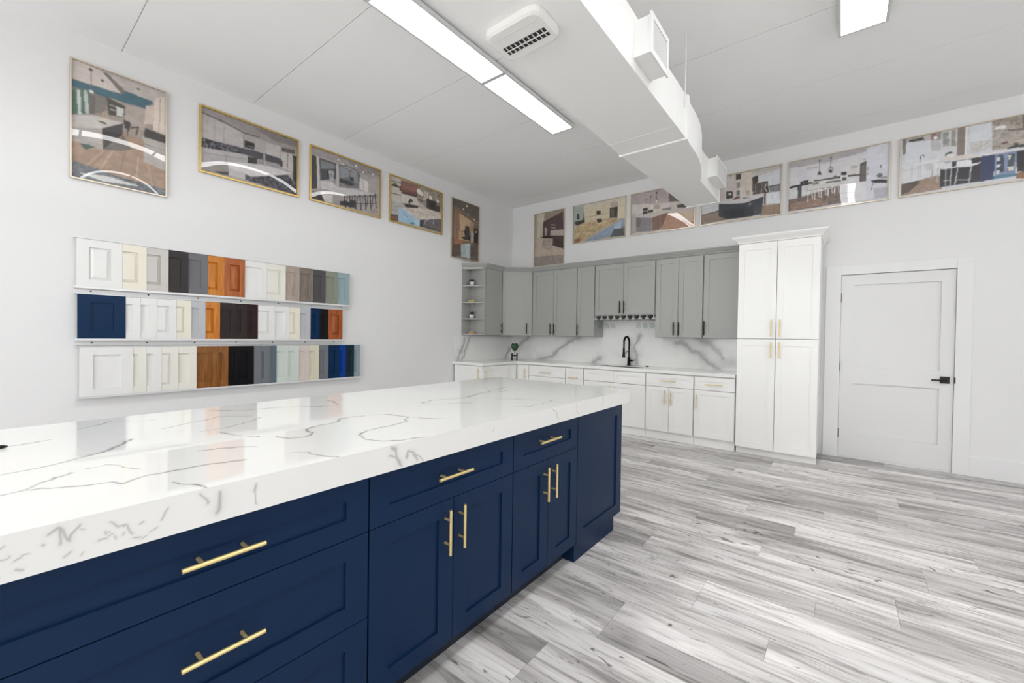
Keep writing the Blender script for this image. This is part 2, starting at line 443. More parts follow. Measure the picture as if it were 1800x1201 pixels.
PICTURES = [
(('L', -5.674, -5.069, 2.537, 3.485), [
 ('b',(158, 142, 131)),
 ('p',(208,192,184),[(-0.032,1.009),(0.264,0.993),(0.523,0.848),(-0.032,0.835)],0),
 ('p',(186,175,168),[(0.235,1.022),(1.065,1.022),(1.066,0.877),(0.853,0.867),(0.523,0.882)],0),
 ('p',(118,108,100),[(0.264,0.993),(0.353,0.983),(0.547,0.882),(0.508,0.837),(0.461,0.87)],0),
 ('p',(205,195,186),[(0.242,0.999),(0.286,0.994),(0.492,0.852),(0.461,0.856)],0),
 ('p',(48,104,120),[(-0.032,0.828),(0.508,0.841),(0.547,0.885),(0.862,0.874),(0.768,0.783),(0.354,0.774),(-0.032,0.757)],0),
 ('p',(128,118,108),[(0.011,0.77),(0.354,0.772),(0.346,0.638),(0.17,0.577),(0.011,0.723)],0),
 ('p',(84,112,96),[(-0.032,0.741),(0.17,0.783),(0.177,0.579),(-0.032,0.522)],0),
 ('p',(196,206,200),[(0.047,0.752),(0.081,0.758),(0.095,0.556),(0.064,0.548)],0),
 ('p',(176,190,182),[(0.113,0.766),(0.148,0.774),(0.17,0.577),(0.134,0.567)],0),
 ('p',(60,120,90),[(0.011,0.685),(0.044,0.695),(0.053,0.558),(0.011,0.546)],0),
 ('p',(104,96,88),[(0.17,0.744),(0.235,0.75),(0.221,0.59),(0.177,0.579)],0),
 ('p',(72,66,60),[(0.346,0.776),(0.54,0.744),(0.524,0.635),(0.362,0.622)],0),
 ('p',(206,206,200),[(0.443,0.717),(0.524,0.72),(0.515,0.643),(0.446,0.635)],0),
 ('l',(180,176,168),[(0.384,0.714),(0.43,0.714)],0.0089),
 ('l',(170,166,158),[(0.384,0.675),(0.43,0.677)],0.0077),
 ('p',(172,156,145),[(0.54,0.758),(0.777,0.783),(0.761,0.569),(0.54,0.609)],0),
 ('p',(206,186,170),[(0.768,0.815),(0.871,0.837),(0.854,0.663),(0.752,0.637)],0),
 ('p',(220,200,184),[(0.87,0.908),(1.065,0.993),(1.031,0.593),(0.854,0.607)],0),
 ('l',(170,150,136),[(0.94,0.935),(0.924,0.596)],0.0051),
 ('p',(64,60,57),[(0.761,0.604),(1.004,0.587),(1.004,0.515),(0.744,0.516)],0),
 ('p',(178,170,162),[(0.727,0.519),(1.004,0.507),(1.005,0.241),(0.745,0.286)],0),
 ('l',(130,122,114),[(0.736,0.452),(1.004,0.443)],0.0051),
 ('l',(130,122,114),[(0.745,0.384),(1.005,0.356)],0.0051),
 ('p',(168,136,110),[(-0.032,0.334),(0.31,0.299),(0.524,0.504),(0.753,0.483),(0.745,0.286),(1.069,0.239),(1.07,-0.008),(-0.032,-0.043)],0.05),
 ('l',(190,160,134),[(0.31,0.286),(0.037,0.021)],0.0064),
 ('l',(192,162,136),[(0.431,0.34),(0.221,0.032)],0.0077),
 ('l',(142,112,90),[(0.556,0.369),(0.463,0.051)],0.0051),
 ('l',(195,165,138),[(0.687,0.315),(0.654,0.046)],0.0077),
 ('l',(145,115,93),[(0.37,0.313),(0.092,0.032)],0.0051),
 ('l',(190,160,135),[(0.787,0.267),(0.856,0.055)],0.0064),
 ('p',(112,104,98),[(0.31,0.299),(0.524,0.47),(0.621,0.37),(0.493,0.327)],0),
 ('p',(196,188,181),[(-0.032,0.516),(0.221,0.577),(0.519,0.587),(0.294,0.482),(-0.032,0.409)],0),
 ('p',(178,168,160),[(-0.032,0.409),(0.294,0.482),(0.305,0.295),(-0.032,0.309)],0),
 ('p',(68,64,65),[(0.294,0.482),(0.519,0.585),(0.518,0.479),(0.31,0.299)],0),
 ('p',(58,52,50),[(0.524,0.621),(0.604,0.612),(0.588,0.54),(0.532,0.546)],0),
 ('l',(52,48,46),[(0.604,0.564),(0.686,0.592),(0.661,0.517)],0.0102),
 ('l',(52,48,46),[(0.572,0.549),(0.564,0.479)],0.0077),
 ('p',(62,92,86),[(0.078,0.3),(0.163,0.311),(0.228,0.304),(0.135,0.257),(0.106,0.278)],0),
 ('p',(108,114,120),[(-0.032,0.146),(0.463,0.092),(1.069,0.064),(1.07,-0.008),(-0.032,-0.043)],0.35),
 ('p',(206,206,206),[(0.064,0.046),(0.355,0.071),(0.721,0.044),(0.31,0.016)],0),
 ('d',(70,58,50),[(0.184,0.965)],0.0115),
 ('l',(120,110,104),[(0.187,0.955),(0.187,0.788)],0.0038),
 ('d',(225,220,212),[(0.191,0.776)],0.0128),
 ('d',(80,70,62),[(0.301,0.907)],0.0102),
 ('d',(120,105,95),[(0.685,0.944)],0.0115),
 ('l',(200,170,120),[(0.317,0.538),(0.309,0.627),(0.339,0.649),(0.347,0.559)],0.0064),
 ('p',(90,80,66),[(0.228,0.54),(0.347,0.545),(0.339,0.524),(0.265,0.531)],0),
]),
(('L', -4.828, -3.904, 2.852, 3.49), [
 ('b',(168, 158, 156)),
 ('p',(150,140,138),[(-0,1.002),(1.017,1.039),(1.019,0.802),(0.412,0.809),(0,0.909)],0),
 ('l',(96,90,90),[(0,0.909),(0.215,0.878),(0.412,0.816),(0.558,0.832)],0.013),
 ('p',(124,114,112),[(0.52,0.971),(1.017,1.023),(1.018,0.881),(0.7,0.866)],0),
 ('p',(184,174,172),[(0,0.889),(0.215,0.857),(0.404,0.804),(0.4,0.573),(0.2,0.537),(0.001,0.51)],0),
 ('l',(160,152,150),[(0.126,0.852),(0.123,0.536)],0.0037),
 ('l',(160,152,150),[(0.215,0.85),(0.208,0.541)],0.0037),
 ('l',(150,142,140),[(0.404,0.804),(0.405,0.561)],0.0046),
 ('l',(170,162,160),[(0.054,0.863),(0.054,0.526)],0.0037),
 ('p',(172,162,160),[(0.521,0.811),(0.643,0.79),(0.639,0.549),(0.522,0.593)],0),
 ('p',(186,176,174),[(0.643,0.775),(0.8,0.798),(0.801,0.584),(0.644,0.567)],0),
 ('p',(44,46,60),[(0.001,0.517),(0.2,0.53),(0.396,0.556),(0.396,0.456),(0.002,0.364)],0.9),
 ('p',(62,62,72),[(0.292,0.537),(0.522,0.578),(0.811,0.589),(0.811,0.467),(0.396,0.456)],0),
 ('p',(70,66,66),[(0.408,0.706),(0.521,0.709),(0.517,0.591),(0.413,0.573)],0),
 ('p',(24,22,24),[(0.431,0.69),(0.512,0.69),(0.508,0.608),(0.431,0.604)],0),
 ('l',(150,146,140),[(0.449,0.627),(0.494,0.629)],0.0046),
 ('p',(176,170,170),[(0.002,0.357),(0.396,0.456),(0.45,0.44),(0.441,0.306),(0.002,0.124)],0),
 ('l',(140,134,134),[(0.033,0.286),(0.432,0.388)],0.0046),
 ('l',(140,134,134),[(0.234,0.347),(0.23,0.233)],0.0037),
 ('p',(50,46,48),[(0.445,0.445),(0.55,0.461),(0.546,0.356),(0.45,0.332)],0),
 ('p',(150,144,144),[(0.55,0.461),(0.801,0.478),(0.802,0.417),(0.55,0.358)],0),
 ('p',(150,140,136),[(0.002,0.124),(0.259,0.24),(0.26,0.038),(0.003,-0.009)],0),
 ('p',(70,64,66),[(0.112,0.041),(0.26,0.094),(0.255,0.036),(0.193,0.022)],0),
 ('p',(206,200,200),[(0.259,0.261),(0.597,0.38),(0.946,0.39),(0.733,0.248),(0.487,0.124),(0.259,0.164)],0),
 ('p',(190,184,184),[(0.259,0.164),(0.419,0.152),(0.424,0.039),(0.26,0.045)],0),
 ('p',(64,60,70),[(0.424,0.14),(0.487,0.117),(0.894,0.335),(1,0.193),(1.001,0.004),(0.424,0.039)],0.7),
 ('p',(84,78,80),[(0.815,0.791),(0.976,0.828),(0.976,0.749),(0.815,0.722)],0.5),
 ('p',(190,182,178),[(0.815,0.714),(0.976,0.734),(0.957,0.41),(0.817,0.424)],0),
 ('l',(90,84,84),[(0.892,0.707),(0.883,0.408)],0.0074),
 ('p',(30,26,26),[(0.95,0.72),(0.998,0.729),(1,0.193),(0.957,0.254)],0),
 ('p',(60,54,54),[(0.801,0.569),(0.831,0.553),(0.832,0.431),(0.801,0.447)],0),
 ('l',(196,180,170),[(0.625,0.587),(0.635,0.369)],0.0065),
 ('l',(196,180,170),[(0.62,0.569),(0.616,0.478)],0.0056),
]),
(('L', -3.777, -2.837, 2.86, 3.497), [
 ('b',(170, 160, 158)),
 ('p',(160,150,148),[(-0.041,1.007),(1.023,1.055),(1.024,0.835),(0.67,0.782),(0.451,0.87),(-0.041,0.859)],0),
 ('p',(146,136,134),[(0.45,1),(1.023,1.039),(1.024,0.898),(0.67,0.812)],0),
 ('p',(60,58,66),[(-0.004,0.851),(0.071,0.835),(0.084,0.236),(-0,0.187)],0),
 ('p',(196,190,188),[(0.069,0.841),(0.101,0.844),(0.114,0.249),(0.084,0.236)],0),
 ('p',(70,72,78),[(0.104,0.831),(0.332,0.826),(0.339,0.529),(0.121,0.404)],0.15),
 ('p',(120,124,130),[(0.124,0.807),(0.317,0.804),(0.317,0.719),(0.13,0.63)],0),
 ('l',(50,50,54),[(0.104,0.827),(0.332,0.823)],0.0074),
 ('p',(150,150,152),[(0.232,0.65),(0.307,0.671),(0.298,0.468),(0.248,0.46)],0.5),
 ('p',(44,44,48),[(0.197,0.648),(0.232,0.65),(0.233,0.482),(0.204,0.469)],0),
 ('l',(60,60,64),[(0.317,0.662),(0.314,0.447)],0.0093),
 ('p',(190,184,182),[(0.33,0.825),(0.368,0.829),(0.376,0.373),(0.345,0.403)],0),
 ('p',(108,112,118),[(0.373,0.832),(0.67,0.782),(0.667,0.481),(0.381,0.389)],0),
 ('p',(136,142,150),[(0.399,0.801),(0.516,0.799),(0.517,0.638),(0.4,0.585)],0),
 ('p',(140,146,152),[(0.537,0.78),(0.648,0.772),(0.649,0.578),(0.539,0.618)],0),
 ('l',(40,38,40),[(0.373,0.832),(0.515,0.857),(0.625,0.836),(0.676,0.77),(0.671,0.618)],0.0093),
 ('p',(56,56,58),[(0.38,0.562),(0.539,0.574),(0.605,0.529),(0.55,0.476),(0.38,0.49)],0.4),
 ('p',(130,124,120),[(0.391,0.48),(0.55,0.491),(0.54,0.427),(0.391,0.394)],0.3),
 ('p',(60,56,54),[(0.527,0.672),(0.593,0.672),(0.594,0.583),(0.539,0.589)],0),
 ('p',(212,204,200),[(0.68,0.711),(0.733,0.705),(0.741,0.466),(0.684,0.473)],0),
 ('p',(216,210,206),[(0.745,0.695),(0.814,0.696),(0.816,0.467),(0.747,0.453)],0),
 ('p',(176,164,160),[(0.82,0.744),(1.024,0.835),(1.027,0.522),(0.822,0.469)],0),
 ('p',(198,194,194),[(0.121,0.397),(0.268,0.441),(0.371,0.371),(0.54,0.427),(0.684,0.443),(0.953,0.492),(0.834,0.413),(0.455,0.261),(0.132,0.256)],0),
 ('l',(176,172,172),[(0.151,0.334),(0.413,0.316)],0.0037),
 ('p',(172,162,160),[(0.132,0.256),(0.455,0.268),(0.29,0.18),(0.161,0.171),(0.122,0.211)],0),
 ('p',(60,54,54),[(0.009,0.137),(0.132,0.187),(0.191,0.015),(0.01,0.014)],0.3),
 ('p',(206,196,190),[(0.127,0.171),(0.29,0.195),(0.286,0.037),(0.182,0.025)],0),
 ('p',(160,148,144),[(0.29,0.18),(0.455,0.232),(0.425,0.031),(0.291,0.024)],0),
 ('p',(46,42,44),[(0.393,0.106),(0.477,0.153),(0.542,0.133),(0.543,0.045),(0.394,0.034)],0),
 ('p',(40,36,40),[(0.542,0.192),(0.629,0.211),(0.619,0.058),(0.543,0.045)],0.5),
 ('l',(36,32,36),[(0.455,0.232),(0.473,0.005)],0.0149),
 ('l',(36,32,36),[(0.53,0.27),(0.548,0.021)],0.0149),
 ('l',(36,32,36),[(0.607,0.31),(0.625,0.036)],0.0149),
 ('l',(36,32,36),[(0.685,0.35),(0.704,0.053)],0.0149),
 ('l',(36,32,36),[(0.764,0.391),(0.784,0.069)],0.0149),
 ('l',(36,32,36),[(0.846,0.433),(0.866,0.086)],0.0149),
 ('l',(36,32,36),[(0.929,0.476),(0.95,0.104)],0.0149),
 ('l',(36,32,36),[(0.498,0.249),(0.483,0.038)],0.0112),
 ('l',(36,32,36),[(0.574,0.279),(0.559,0.066)],0.0112),
 ('l',(36,32,36),[(0.651,0.309),(0.636,0.094)],0.0112),
 ('l',(36,32,36),[(0.73,0.341),(0.715,0.123)],0.0112),
 ('l',(36,32,36),[(0.811,0.373),(0.795,0.153)],0.0112),
 ('l',(36,32,36),[(0.894,0.406),(0.878,0.183)],0.0112),
 ('l',(40,36,40),[(0.455,0.217),(0.954,0.445)],0.0112),
 ('l',(40,36,40),[(0.542,0.119),(0.955,0.274)],0.0093),
 ('p',(170,150,132),[(0.79,0.044),(0.956,0.181),(0.969,0.06),(0.884,0.062)],0),
 ('d',(240,236,230),[(0.627,0.929)],0.013),
 ('d',(240,236,230),[(0.732,0.848)],0.0112),
 ('d',(240,236,230),[(0.892,0.881)],0.0112),
 ('d',(236,232,228),[(0.365,0.928)],0.0112),
 ('l',(200,194,192),[(0.388,0.925),(0.399,0.859)],0.0037),
 ('d',(215,210,206),[(0.43,0.867)],0.0112),
]),
(('L', -2.704, -1.749, 2.858, 3.497), [
 ('b',(186, 174, 164)),
 ('p',(198,188,178),[(-0.017,0.995),(0.186,0.998),(0.185,0.282),(-0.012,0.407)],0),
 ('l',(96,80,70),[(-0.002,0.886),(0.187,0.898)],0.0122),
 ('l',(60,50,46),[(0.028,0.791),(0.188,0.797)],0.0171),
 ('l',(96,80,70),[(0.001,0.609),(0.182,0.629)],0.0122),
 ('p',(90,70,60),[(0.028,0.809),(0.085,0.862),(0.173,0.809),(0.129,0.772)],0.5),
 ('p',(120,66,52),[(0.165,0.842),(0.21,0.844),(0.203,0.73),(0.166,0.724)],0),
 ('p',(126,72,58),[(0.186,0.971),(0.577,0.993),(0.498,0.759),(0.196,0.727)],0),
 ('p',(150,92,76),[(0.216,0.957),(0.528,0.972),(0.465,0.821),(0.225,0.795)],0),
 ('p',(92,60,50),[(0.196,0.727),(0.514,0.765),(0.499,0.701),(0.204,0.675)],0),
 ('p',(206,196,186),[(0.204,0.675),(0.531,0.705),(0.516,0.517),(0.206,0.473)],0),
 ('p',(60,46,40),[(0.213,0.467),(0.516,0.517),(0.517,0.45),(0.282,0.391)],0),
 ('p',(56,44,38),[(0.327,0.539),(0.357,0.626),(0.412,0.61),(0.405,0.513),(0.327,0.502)],0),
 ('d',(210,202,192),[(0.386,0.528)],0.0195),
 ('p',(150,138,120),[(0.512,0.975),(1.009,1.008),(1.005,0.539),(0.698,0.546),(0.499,0.625)],0.35),
 ('p',(196,184,170),[(0.627,0.909),(0.728,0.912),(0.697,0.703),(0.613,0.709)],0),
 ('p',(56,48,38),[(0.679,0.754),(0.976,0.771),(0.96,0.523),(0.69,0.504)],0),
 ('p',(30,24,20),[(0.765,0.71),(0.869,0.73),(0.862,0.548),(0.766,0.552)],0),
 ('p',(120,104,88),[(0.887,0.737),(0.976,0.751),(0.968,0.667),(0.887,0.657)],0),
 ('d',(238,230,216),[(0.529,0.858)],0.0365),
 ('d',(230,222,208),[(0.579,0.83)],0.0317),
 ('l',(60,50,44),[(0.761,1.044),(0.763,0.867)],0.0097),
 ('d',(226,214,196),[(0.764,0.808)],0.0317),
 ('l',(50,42,36),[(0.938,0.958),(0.93,0.834)],0.0097),
 ('d',(226,214,196),[(0.918,0.779)],0.0268),
 ('l',(80,64,54),[(0.515,0.67),(0.63,0.657)],0.0122),
 ('l',(80,64,54),[(0.547,0.759),(0.629,0.754)],0.0097),
 ('p',(176,172,170),[(0.017,0.427),(0.259,0.466),(0.259,0.383),(0.134,0.263),(0.134,0.19),(0.019,0.167)],0),
 ('l',(130,126,124),[(0.032,0.334),(0.133,0.345)],0.0049),
 ('l',(130,126,124),[(0.032,0.244),(0.134,0.254)],0.0049),
 ('p',(120,80,60),[(0.005,0.108),(0.149,0.159),(0.15,0.013),(0.006,0.001)],0),
 ('p',(66,56,52),[(0.005,0.135),(0.142,0.165),(0.142,0.138),(0.005,0.108)],0),
 ('p',(214,200,186),[(0.222,0.369),(0.517,0.46),(0.732,0.52),(1.006,0.478),(0.998,0.374),(0.601,0.22),(0.471,0.195),(0.253,0.269)],0.12),
 ('l',(150,134,124),[(0.313,0.365),(0.633,0.347),(0.872,0.411)],0.0061),
 ('l',(158,142,130),[(0.501,0.397),(0.734,0.324)],0.0061),
 ('p',(150,196,226),[(0.145,0.34),(0.237,0.337),(0.471,0.195),(0.457,0.038),(0.15,0.031)],0),
 ('l',(96,120,140),[(0.223,0.258),(0.315,0.179),(0.331,0.11)],0.0073),
 ('p',(168,206,230),[(0.447,0.187),(0.552,0.193),(0.546,0.037),(0.449,0.035)],0),
 ('p',(40,120,160),[(0.362,0.073),(0.448,0.092),(0.449,0.05),(0.378,0.041)],0),
 ('p',(50,50,60),[(0.552,0.193),(0.634,0.231),(0.62,0.041),(0.554,0.04)],0),
 ('p',(104,94,98),[(0.634,0.231),(0.998,0.374),(0.993,0.026),(0.62,0.041)],0),
 ('l',(196,192,192),[(0.636,0.095),(0.668,0.222),(0.735,0.265)],0.0073),
 ('l',(190,186,186),[(0.822,0.195),(0.838,0.3)],0.0073),
 ('l',(40,36,40),[(0.636,0.066),(0.876,0.052),(0.91,0.223)],0.0073),
]),
(('L', -1.565, -0.925, 2.555, 3.49), [
 ('b',(120, 92, 66)),
 ('p',(96,82,68),[(-0.052,0.998),(1.047,1.018),(1.056,0.743),(0.7,0.734),(0.123,0.873),(-0.021,0.905)],0),
 ('p',(82,70,60),[(-0.051,0.984),(0.12,0.987),(0.122,0.887),(-0.046,0.787)],0),
 ('l',(150,112,70),[(0.123,0.873),(0.42,0.822),(0.795,0.748),(0.99,0.718)],0.0138),
 ('p',(110,84,60),[(-0.021,0.877),(0.094,0.868),(0.137,0.33),(-0.005,0.254)],0),
 ('p',(150,112,74),[(0.094,0.854),(0.33,0.793),(0.342,0.357),(0.079,0.337)],0),
 ('l',(104,74,46),[(0.182,0.811),(0.209,0.339)],0.0069),
 ('p',(206,164,112),[(0.271,0.783),(0.732,0.709),(0.737,0.529),(0.309,0.484)],0),
 ('p',(190,150,104),[(0.25,0.475),(0.675,0.49),(0.648,0.337),(0.254,0.302)],0.2),
 ('p',(176,136,96),[(0.701,0.704),(0.828,0.693),(0.802,0.508),(0.675,0.505)],0),
 ('p',(36,26,22),[(0.502,0.599),(0.657,0.6),(0.644,0.486),(0.679,0.356),(0.524,0.366),(0.459,0.475)],0.5),
 ('p',(30,22,18),[(0.327,0.369),(0.646,0.427),(0.664,0.354),(0.463,0.343)],0),
 ('p',(46,36,32),[(0.825,0.602),(0.994,0.596),(1.002,0.321),(0.822,0.344)],0),
 ('d',(216,200,180),[(0.898,0.536)],0.0165),
 ('p',(186,176,168),[(0.706,0.51),(0.827,0.511),(0.813,0.343),(0.712,0.315)],0),
 ('p',(170,106,62),[(0.093,0.338),(0.433,0.325),(0.405,0.262),(0.14,0.215)],0),
 ('p',(88,72,60),[(-0.004,0.212),(0.375,0.244),(0.351,0.022),(0.002,-0.001)],0),
 ('p',(160,182,182),[(0.345,0.248),(0.696,0.306),(0.688,0.035),(0.351,0.014)],0),
 ('p',(178,198,198),[(0.526,0.277),(0.696,0.306),(0.688,0.035),(0.533,0.026)],0),
 ('p',(104,88,82),[(0.696,0.299),(1.035,0.325),(1.011,0.015),(0.688,0.028)],0),
 ('p',(130,114,104),[(0.203,0.035),(1.01,0.031),(1.012,-0.015),(0.204,-0.023)],0),
 ('d',(240,220,190),[(0.538,0.948)],0.0179),
 ('d',(236,206,160),[(0.424,0.874)],0.0151),
 ('d',(236,206,160),[(0.604,0.811)],0.0124),
 ('d',(240,214,170),[(0.827,0.753)],0.0151),
]),
(('B', 0.507, 1.13, 2.56, 3.5), [
 ('b',(156, 140, 126)),
 ('p',(176,166,140),[(-0.072,1.015),(0.335,1.03),(0.311,0.573),(-0.057,0.484)],0),
 ('p',(168,160,120),[(-0.071,0.995),(0.079,0.998),(0.092,0.512),(-0.057,0.484)],0),
 ('p',(196,186,164),[(0.079,0.998),(0.335,1.01),(0.286,0.815),(0.166,0.546),(0.091,0.552)],0),
 ('p',(150,130,110),[(0.336,0.99),(1.017,0.99),(1.02,0.894),(0.34,0.85)],0),
 ('p',(78,50,46),[(0.286,0.825),(0.95,0.95),(0.977,0.628),(0.56,0.649),(0.528,0.553),(0.294,0.534)],0),
 ('l',(56,34,32),[(0.304,0.833),(0.95,0.955)],0.0112),
 ('p',(160,150,146),[(0.343,0.729),(0.423,0.702),(0.427,0.562),(0.348,0.569)],0),
 ('l',(176,166,160),[(0.575,0.756),(0.699,0.734)],0.0112),
 ('l',(176,166,160),[(0.566,0.698),(0.7,0.679)],0.0112),
 ('p',(180,164,150),[(0.543,0.651),(1.01,0.625),(1.014,0.509),(0.563,0.57)],0),
 ('p',(50,36,34),[(0.202,0.552),(0.634,0.544),(0.67,0.501),(0.24,0.519)],0),
 ('p',(60,36,38),[(0.634,0.544),(1.014,0.509),(1.021,0.268),(0.621,0.367)],0),
 ('l',(96,66,62),[(0.74,0.514),(0.745,0.338)],0.0093),
 ('l',(40,22,24),[(0.861,0.504),(0.866,0.309)],0.0093),
 ('p',(186,166,146),[(-0.019,0.48),(0.203,0.542),(0.619,0.466),(0.622,0.348),(0.987,0.27),(0.996,-0.049),(-0.043,0.013)],0),
 ('p',(166,152,136),[(0.277,0.516),(0.601,0.458),(0.571,0.273),(0.245,0.338)],0.12),
 ('p',(190,140,116),[(-0.018,0.44),(0.076,0.442),(0.061,0.311),(0.005,0.316)],0),
 ('p',(150,136,124),[(-0.011,0.195),(1.024,0.161),(1.03,-0.07),(-0.043,-0.007)],0),
]),
(('B', 1.293, 2.217, 2.873, 3.5), [
 ('b',(178, 166, 140)),
 ('p',(206,198,180),[(-0.031,1.064),(1.043,1.01),(1.044,0.906),(0.199,0.919),(0.003,0.97)],0),
 ('p',(160,174,164),[(-0.008,0.987),(0.198,0.989),(0.215,0.551),(-0.001,0.459)],0),
 ('p',(60,60,40),[(0.06,0.799),(0.115,0.794),(0.117,0.63),(0.069,0.636)],0),
 ('p',(48,46,34),[(0.008,0.585),(0.193,0.612),(0.201,0.778),(0.226,0.521),(0.054,0.475)],0.4),
 ('p',(212,196,158),[(0.199,0.919),(0.711,0.919),(0.755,0.533),(0.247,0.516)],0),
 ('l',(184,166,128),[(0.327,0.899),(0.352,0.547)],0.0069),
 ('l',(184,166,128),[(0.573,0.889),(0.596,0.653)],0.0069),
 ('l',(170,150,114),[(0.235,0.658),(0.695,0.655)],0.0103),
 ('p',(70,60,48),[(0.452,0.776),(0.538,0.77),(0.543,0.665),(0.462,0.669)],0),
 ('p',(50,44,36),[(0.709,0.791),(0.856,0.789),(0.852,0.515),(0.712,0.53)],0),
 ('p',(96,84,64),[(0.733,0.752),(0.791,0.753),(0.794,0.55),(0.736,0.548)],0),
 ('p',(220,206,170),[(0.856,0.905),(1.044,0.958),(1.05,0.462),(0.862,0.481)],0),
 ('p',(190,160,104),[(0.021,0.425),(0.205,0.511),(0.456,0.523),(0.736,0.524),(0.872,0.479),(0.815,0.412),(0.294,0.144),(0.168,-0),(0.037,0.024)],0.35),
 ('p',(40,32,26),[(0.455,0.564),(0.557,0.553),(0.578,0.453),(0.498,0.431)],0),
 ('p',(216,190,130),[(0.477,0.449),(0.658,0.476),(0.678,0.431),(0.498,0.39)],0),
 ('p',(130,150,176),[(0.211,0.006),(0.796,0.363),(0.966,0.456),(0.979,0.244),(0.762,0.051),(0.297,-0.024)],0),
 ('p',(160,180,200),[(0.787,0.339),(0.929,0.412),(0.923,0.177),(0.798,0.203)],0),
 ('p',(70,74,80),[(0.723,0.032),(0.798,0.23),(0.979,0.217),(0.982,0.02)],0),
 ('p',(130,100,76),[(0.95,0.25),(1.053,0.279),(1.056,-0.008),(0.982,0.02)],0),
 ('p',(150,96,70),[(0.025,0.112),(0.145,0.117),(0.125,-0.02),(0.016,-0)],0),
]),
(('B', 2.289, 3.222, 2.873, 3.5), [
 ('b',(196, 182, 176)),
 ('p',(176,162,158),[(-0.026,1.059),(0.463,1.063),(0.613,0.845),(0.616,0.649),(0.104,0.738),(-0.022,0.773)],0),
 ('p',(206,196,190),[(-0.022,0.773),(0.104,0.738),(0.616,0.649),(0.602,0.481),(-0.001,0.533)],0),
 ('p',(112,96,88),[(0.605,0.872),(1.05,0.74),(1.052,0.599),(0.616,0.661)],0),
 ('p',(200,190,180),[(0.616,0.649),(1.052,0.552),(1.054,0.41),(0.626,0.499)],0),
 ('p',(60,50,48),[(0.73,0.557),(0.87,0.554),(0.872,0.459),(0.746,0.492)],0),
 ('p',(140,130,124),[(0.503,0.531),(0.65,0.529),(0.651,0.468),(0.503,0.494)],0),
 ('p',(216,204,190),[(0.307,0.671),(0.476,0.662),(0.487,0.486),(0.318,0.504)],0),
 ('p',(176,160,140),[(0.375,0.665),(0.471,0.651),(0.476,0.538),(0.382,0.55)],0),
 ('p',(40,34,34),[(0.194,0.625),(0.273,0.617),(0.275,0.477),(0.2,0.47)],0),
 ('l',(190,184,180),[(0.199,0.547),(0.274,0.546)],0.0078),
 ('p',(54,48,46),[(0.283,0.551),(0.368,0.546),(0.361,0.481),(0.283,0.488)],0),
 ('p',(198,184,176),[(0.082,0.436),(0.352,0.47),(0.586,0.448),(0.595,0.409),(0.354,0.357)],0),
 ('p',(132,128,130),[(0.082,0.423),(0.345,0.359),(0.349,0.031),(0.086,0.061)],0),
 ('p',(110,104,106),[(0.082,0.423),(0.162,0.403),(0.156,0.187),(0.094,0.175)],0),
 ('p',(134,92,72),[(0.35,0.358),(0.595,0.421),(0.597,0.237),(0.476,0.042),(0.355,0.03)],0),
 ('l',(104,66,50),[(0.438,0.374),(0.442,0.049)],0.0078),
 ('l',(104,66,50),[(0.521,0.391),(0.525,0.13)],0.0078),
 ('p',(182,130,98),[(0.595,0.384),(1.059,0.081),(1.06,-0.06),(0.493,0.038)],0),
 ('p',(206,178,150),[(0.595,0.409),(1.055,0.363),(1.059,0.057),(0.717,0.281)],0),
 ('p',(178,164,158),[(-0.019,0.538),(0.082,0.436),(0.087,0.048),(-0.013,0.016)],0),
 ('d',(20,16,16),[(0.414,0.934)],0.014),
 ('l',(70,50,44),[(0.414,0.916),(0.416,0.753)],0.0062),
 ('d',(240,226,206),[(0.417,0.728)],0.0125),
 ('d',(30,24,24),[(0.323,0.875)],0.0109),
 ('l',(70,50,44),[(0.323,0.86),(0.314,0.744)],0.0047),
 ('d',(70,60,58),[(0.253,0.825)],0.0093),
 ('l',(110,96,90),[(0.253,0.812),(0.249,0.724)],0.0047),
]),
(('B', 3.293, 4.229, 2.873, 3.5), [
 ('b',(202, 192, 184)),
 ('p',(186,180,170),[(-0.022,1.066),(0.613,1.044),(0.998,1.042),(1,0.933),(0.615,0.943),(-0.022,1.026)],0),
 ('p',(208,196,186),[(0.338,1.012),(0.432,1.006),(0.614,0.994),(0.657,0.516),(0.345,0.505)],0),
 ('p',(176,160,146),[(0.354,1.013),(0.409,1.001),(0.378,0.947)],0),
 ('p',(74,64,58),[(0.449,0.993),(0.513,0.985),(0.512,0.867),(0.451,0.872)],0),
 ('p',(150,140,136),[(0.458,0.808),(0.505,0.8),(0.505,0.682),(0.461,0.689)],0),
 ('p',(110,108,104),[(0.461,0.645),(0.506,0.64),(0.506,0.523),(0.463,0.533)],0),
 ('p',(222,216,210),[(0.505,0.676),(0.525,0.67),(0.527,0.504),(0.509,0.509)],0),
 ('p',(52,46,44),[(0.327,0.659),(0.415,0.642),(0.416,0.492),(0.329,0.497)],0),
 ('p',(214,204,196),[(0.359,0.617),(0.395,0.613),(0.391,0.563),(0.36,0.566)],0),
 ('p',(214,198,182),[(0.517,0.977),(0.651,0.969),(0.654,0.492),(0.53,0.516)],0),
 ('l',(178,160,146),[(0.578,0.868),(0.583,0.5)],0.004),
 ('p',(180,166,152),[(0.574,0.598),(0.631,0.593),(0.628,0.487),(0.58,0.502)],0),
 ('p',(60,48,40),[(0.653,0.855),(0.726,0.881),(0.726,0.732),(0.663,0.677)],0),
 ('p',(104,96,84),[(0.655,0.692),(0.706,0.713),(0.701,0.553),(0.657,0.554)],0),
 ('p',(84,70,66),[(0.684,0.714),(0.85,0.723),(0.846,0.485),(0.665,0.489)],0.35),
 ('l',(170,160,156),[(0.699,0.691),(0.698,0.529)],0.008),
 ('l',(150,138,132),[(0.771,0.705),(0.767,0.484)],0.0064),
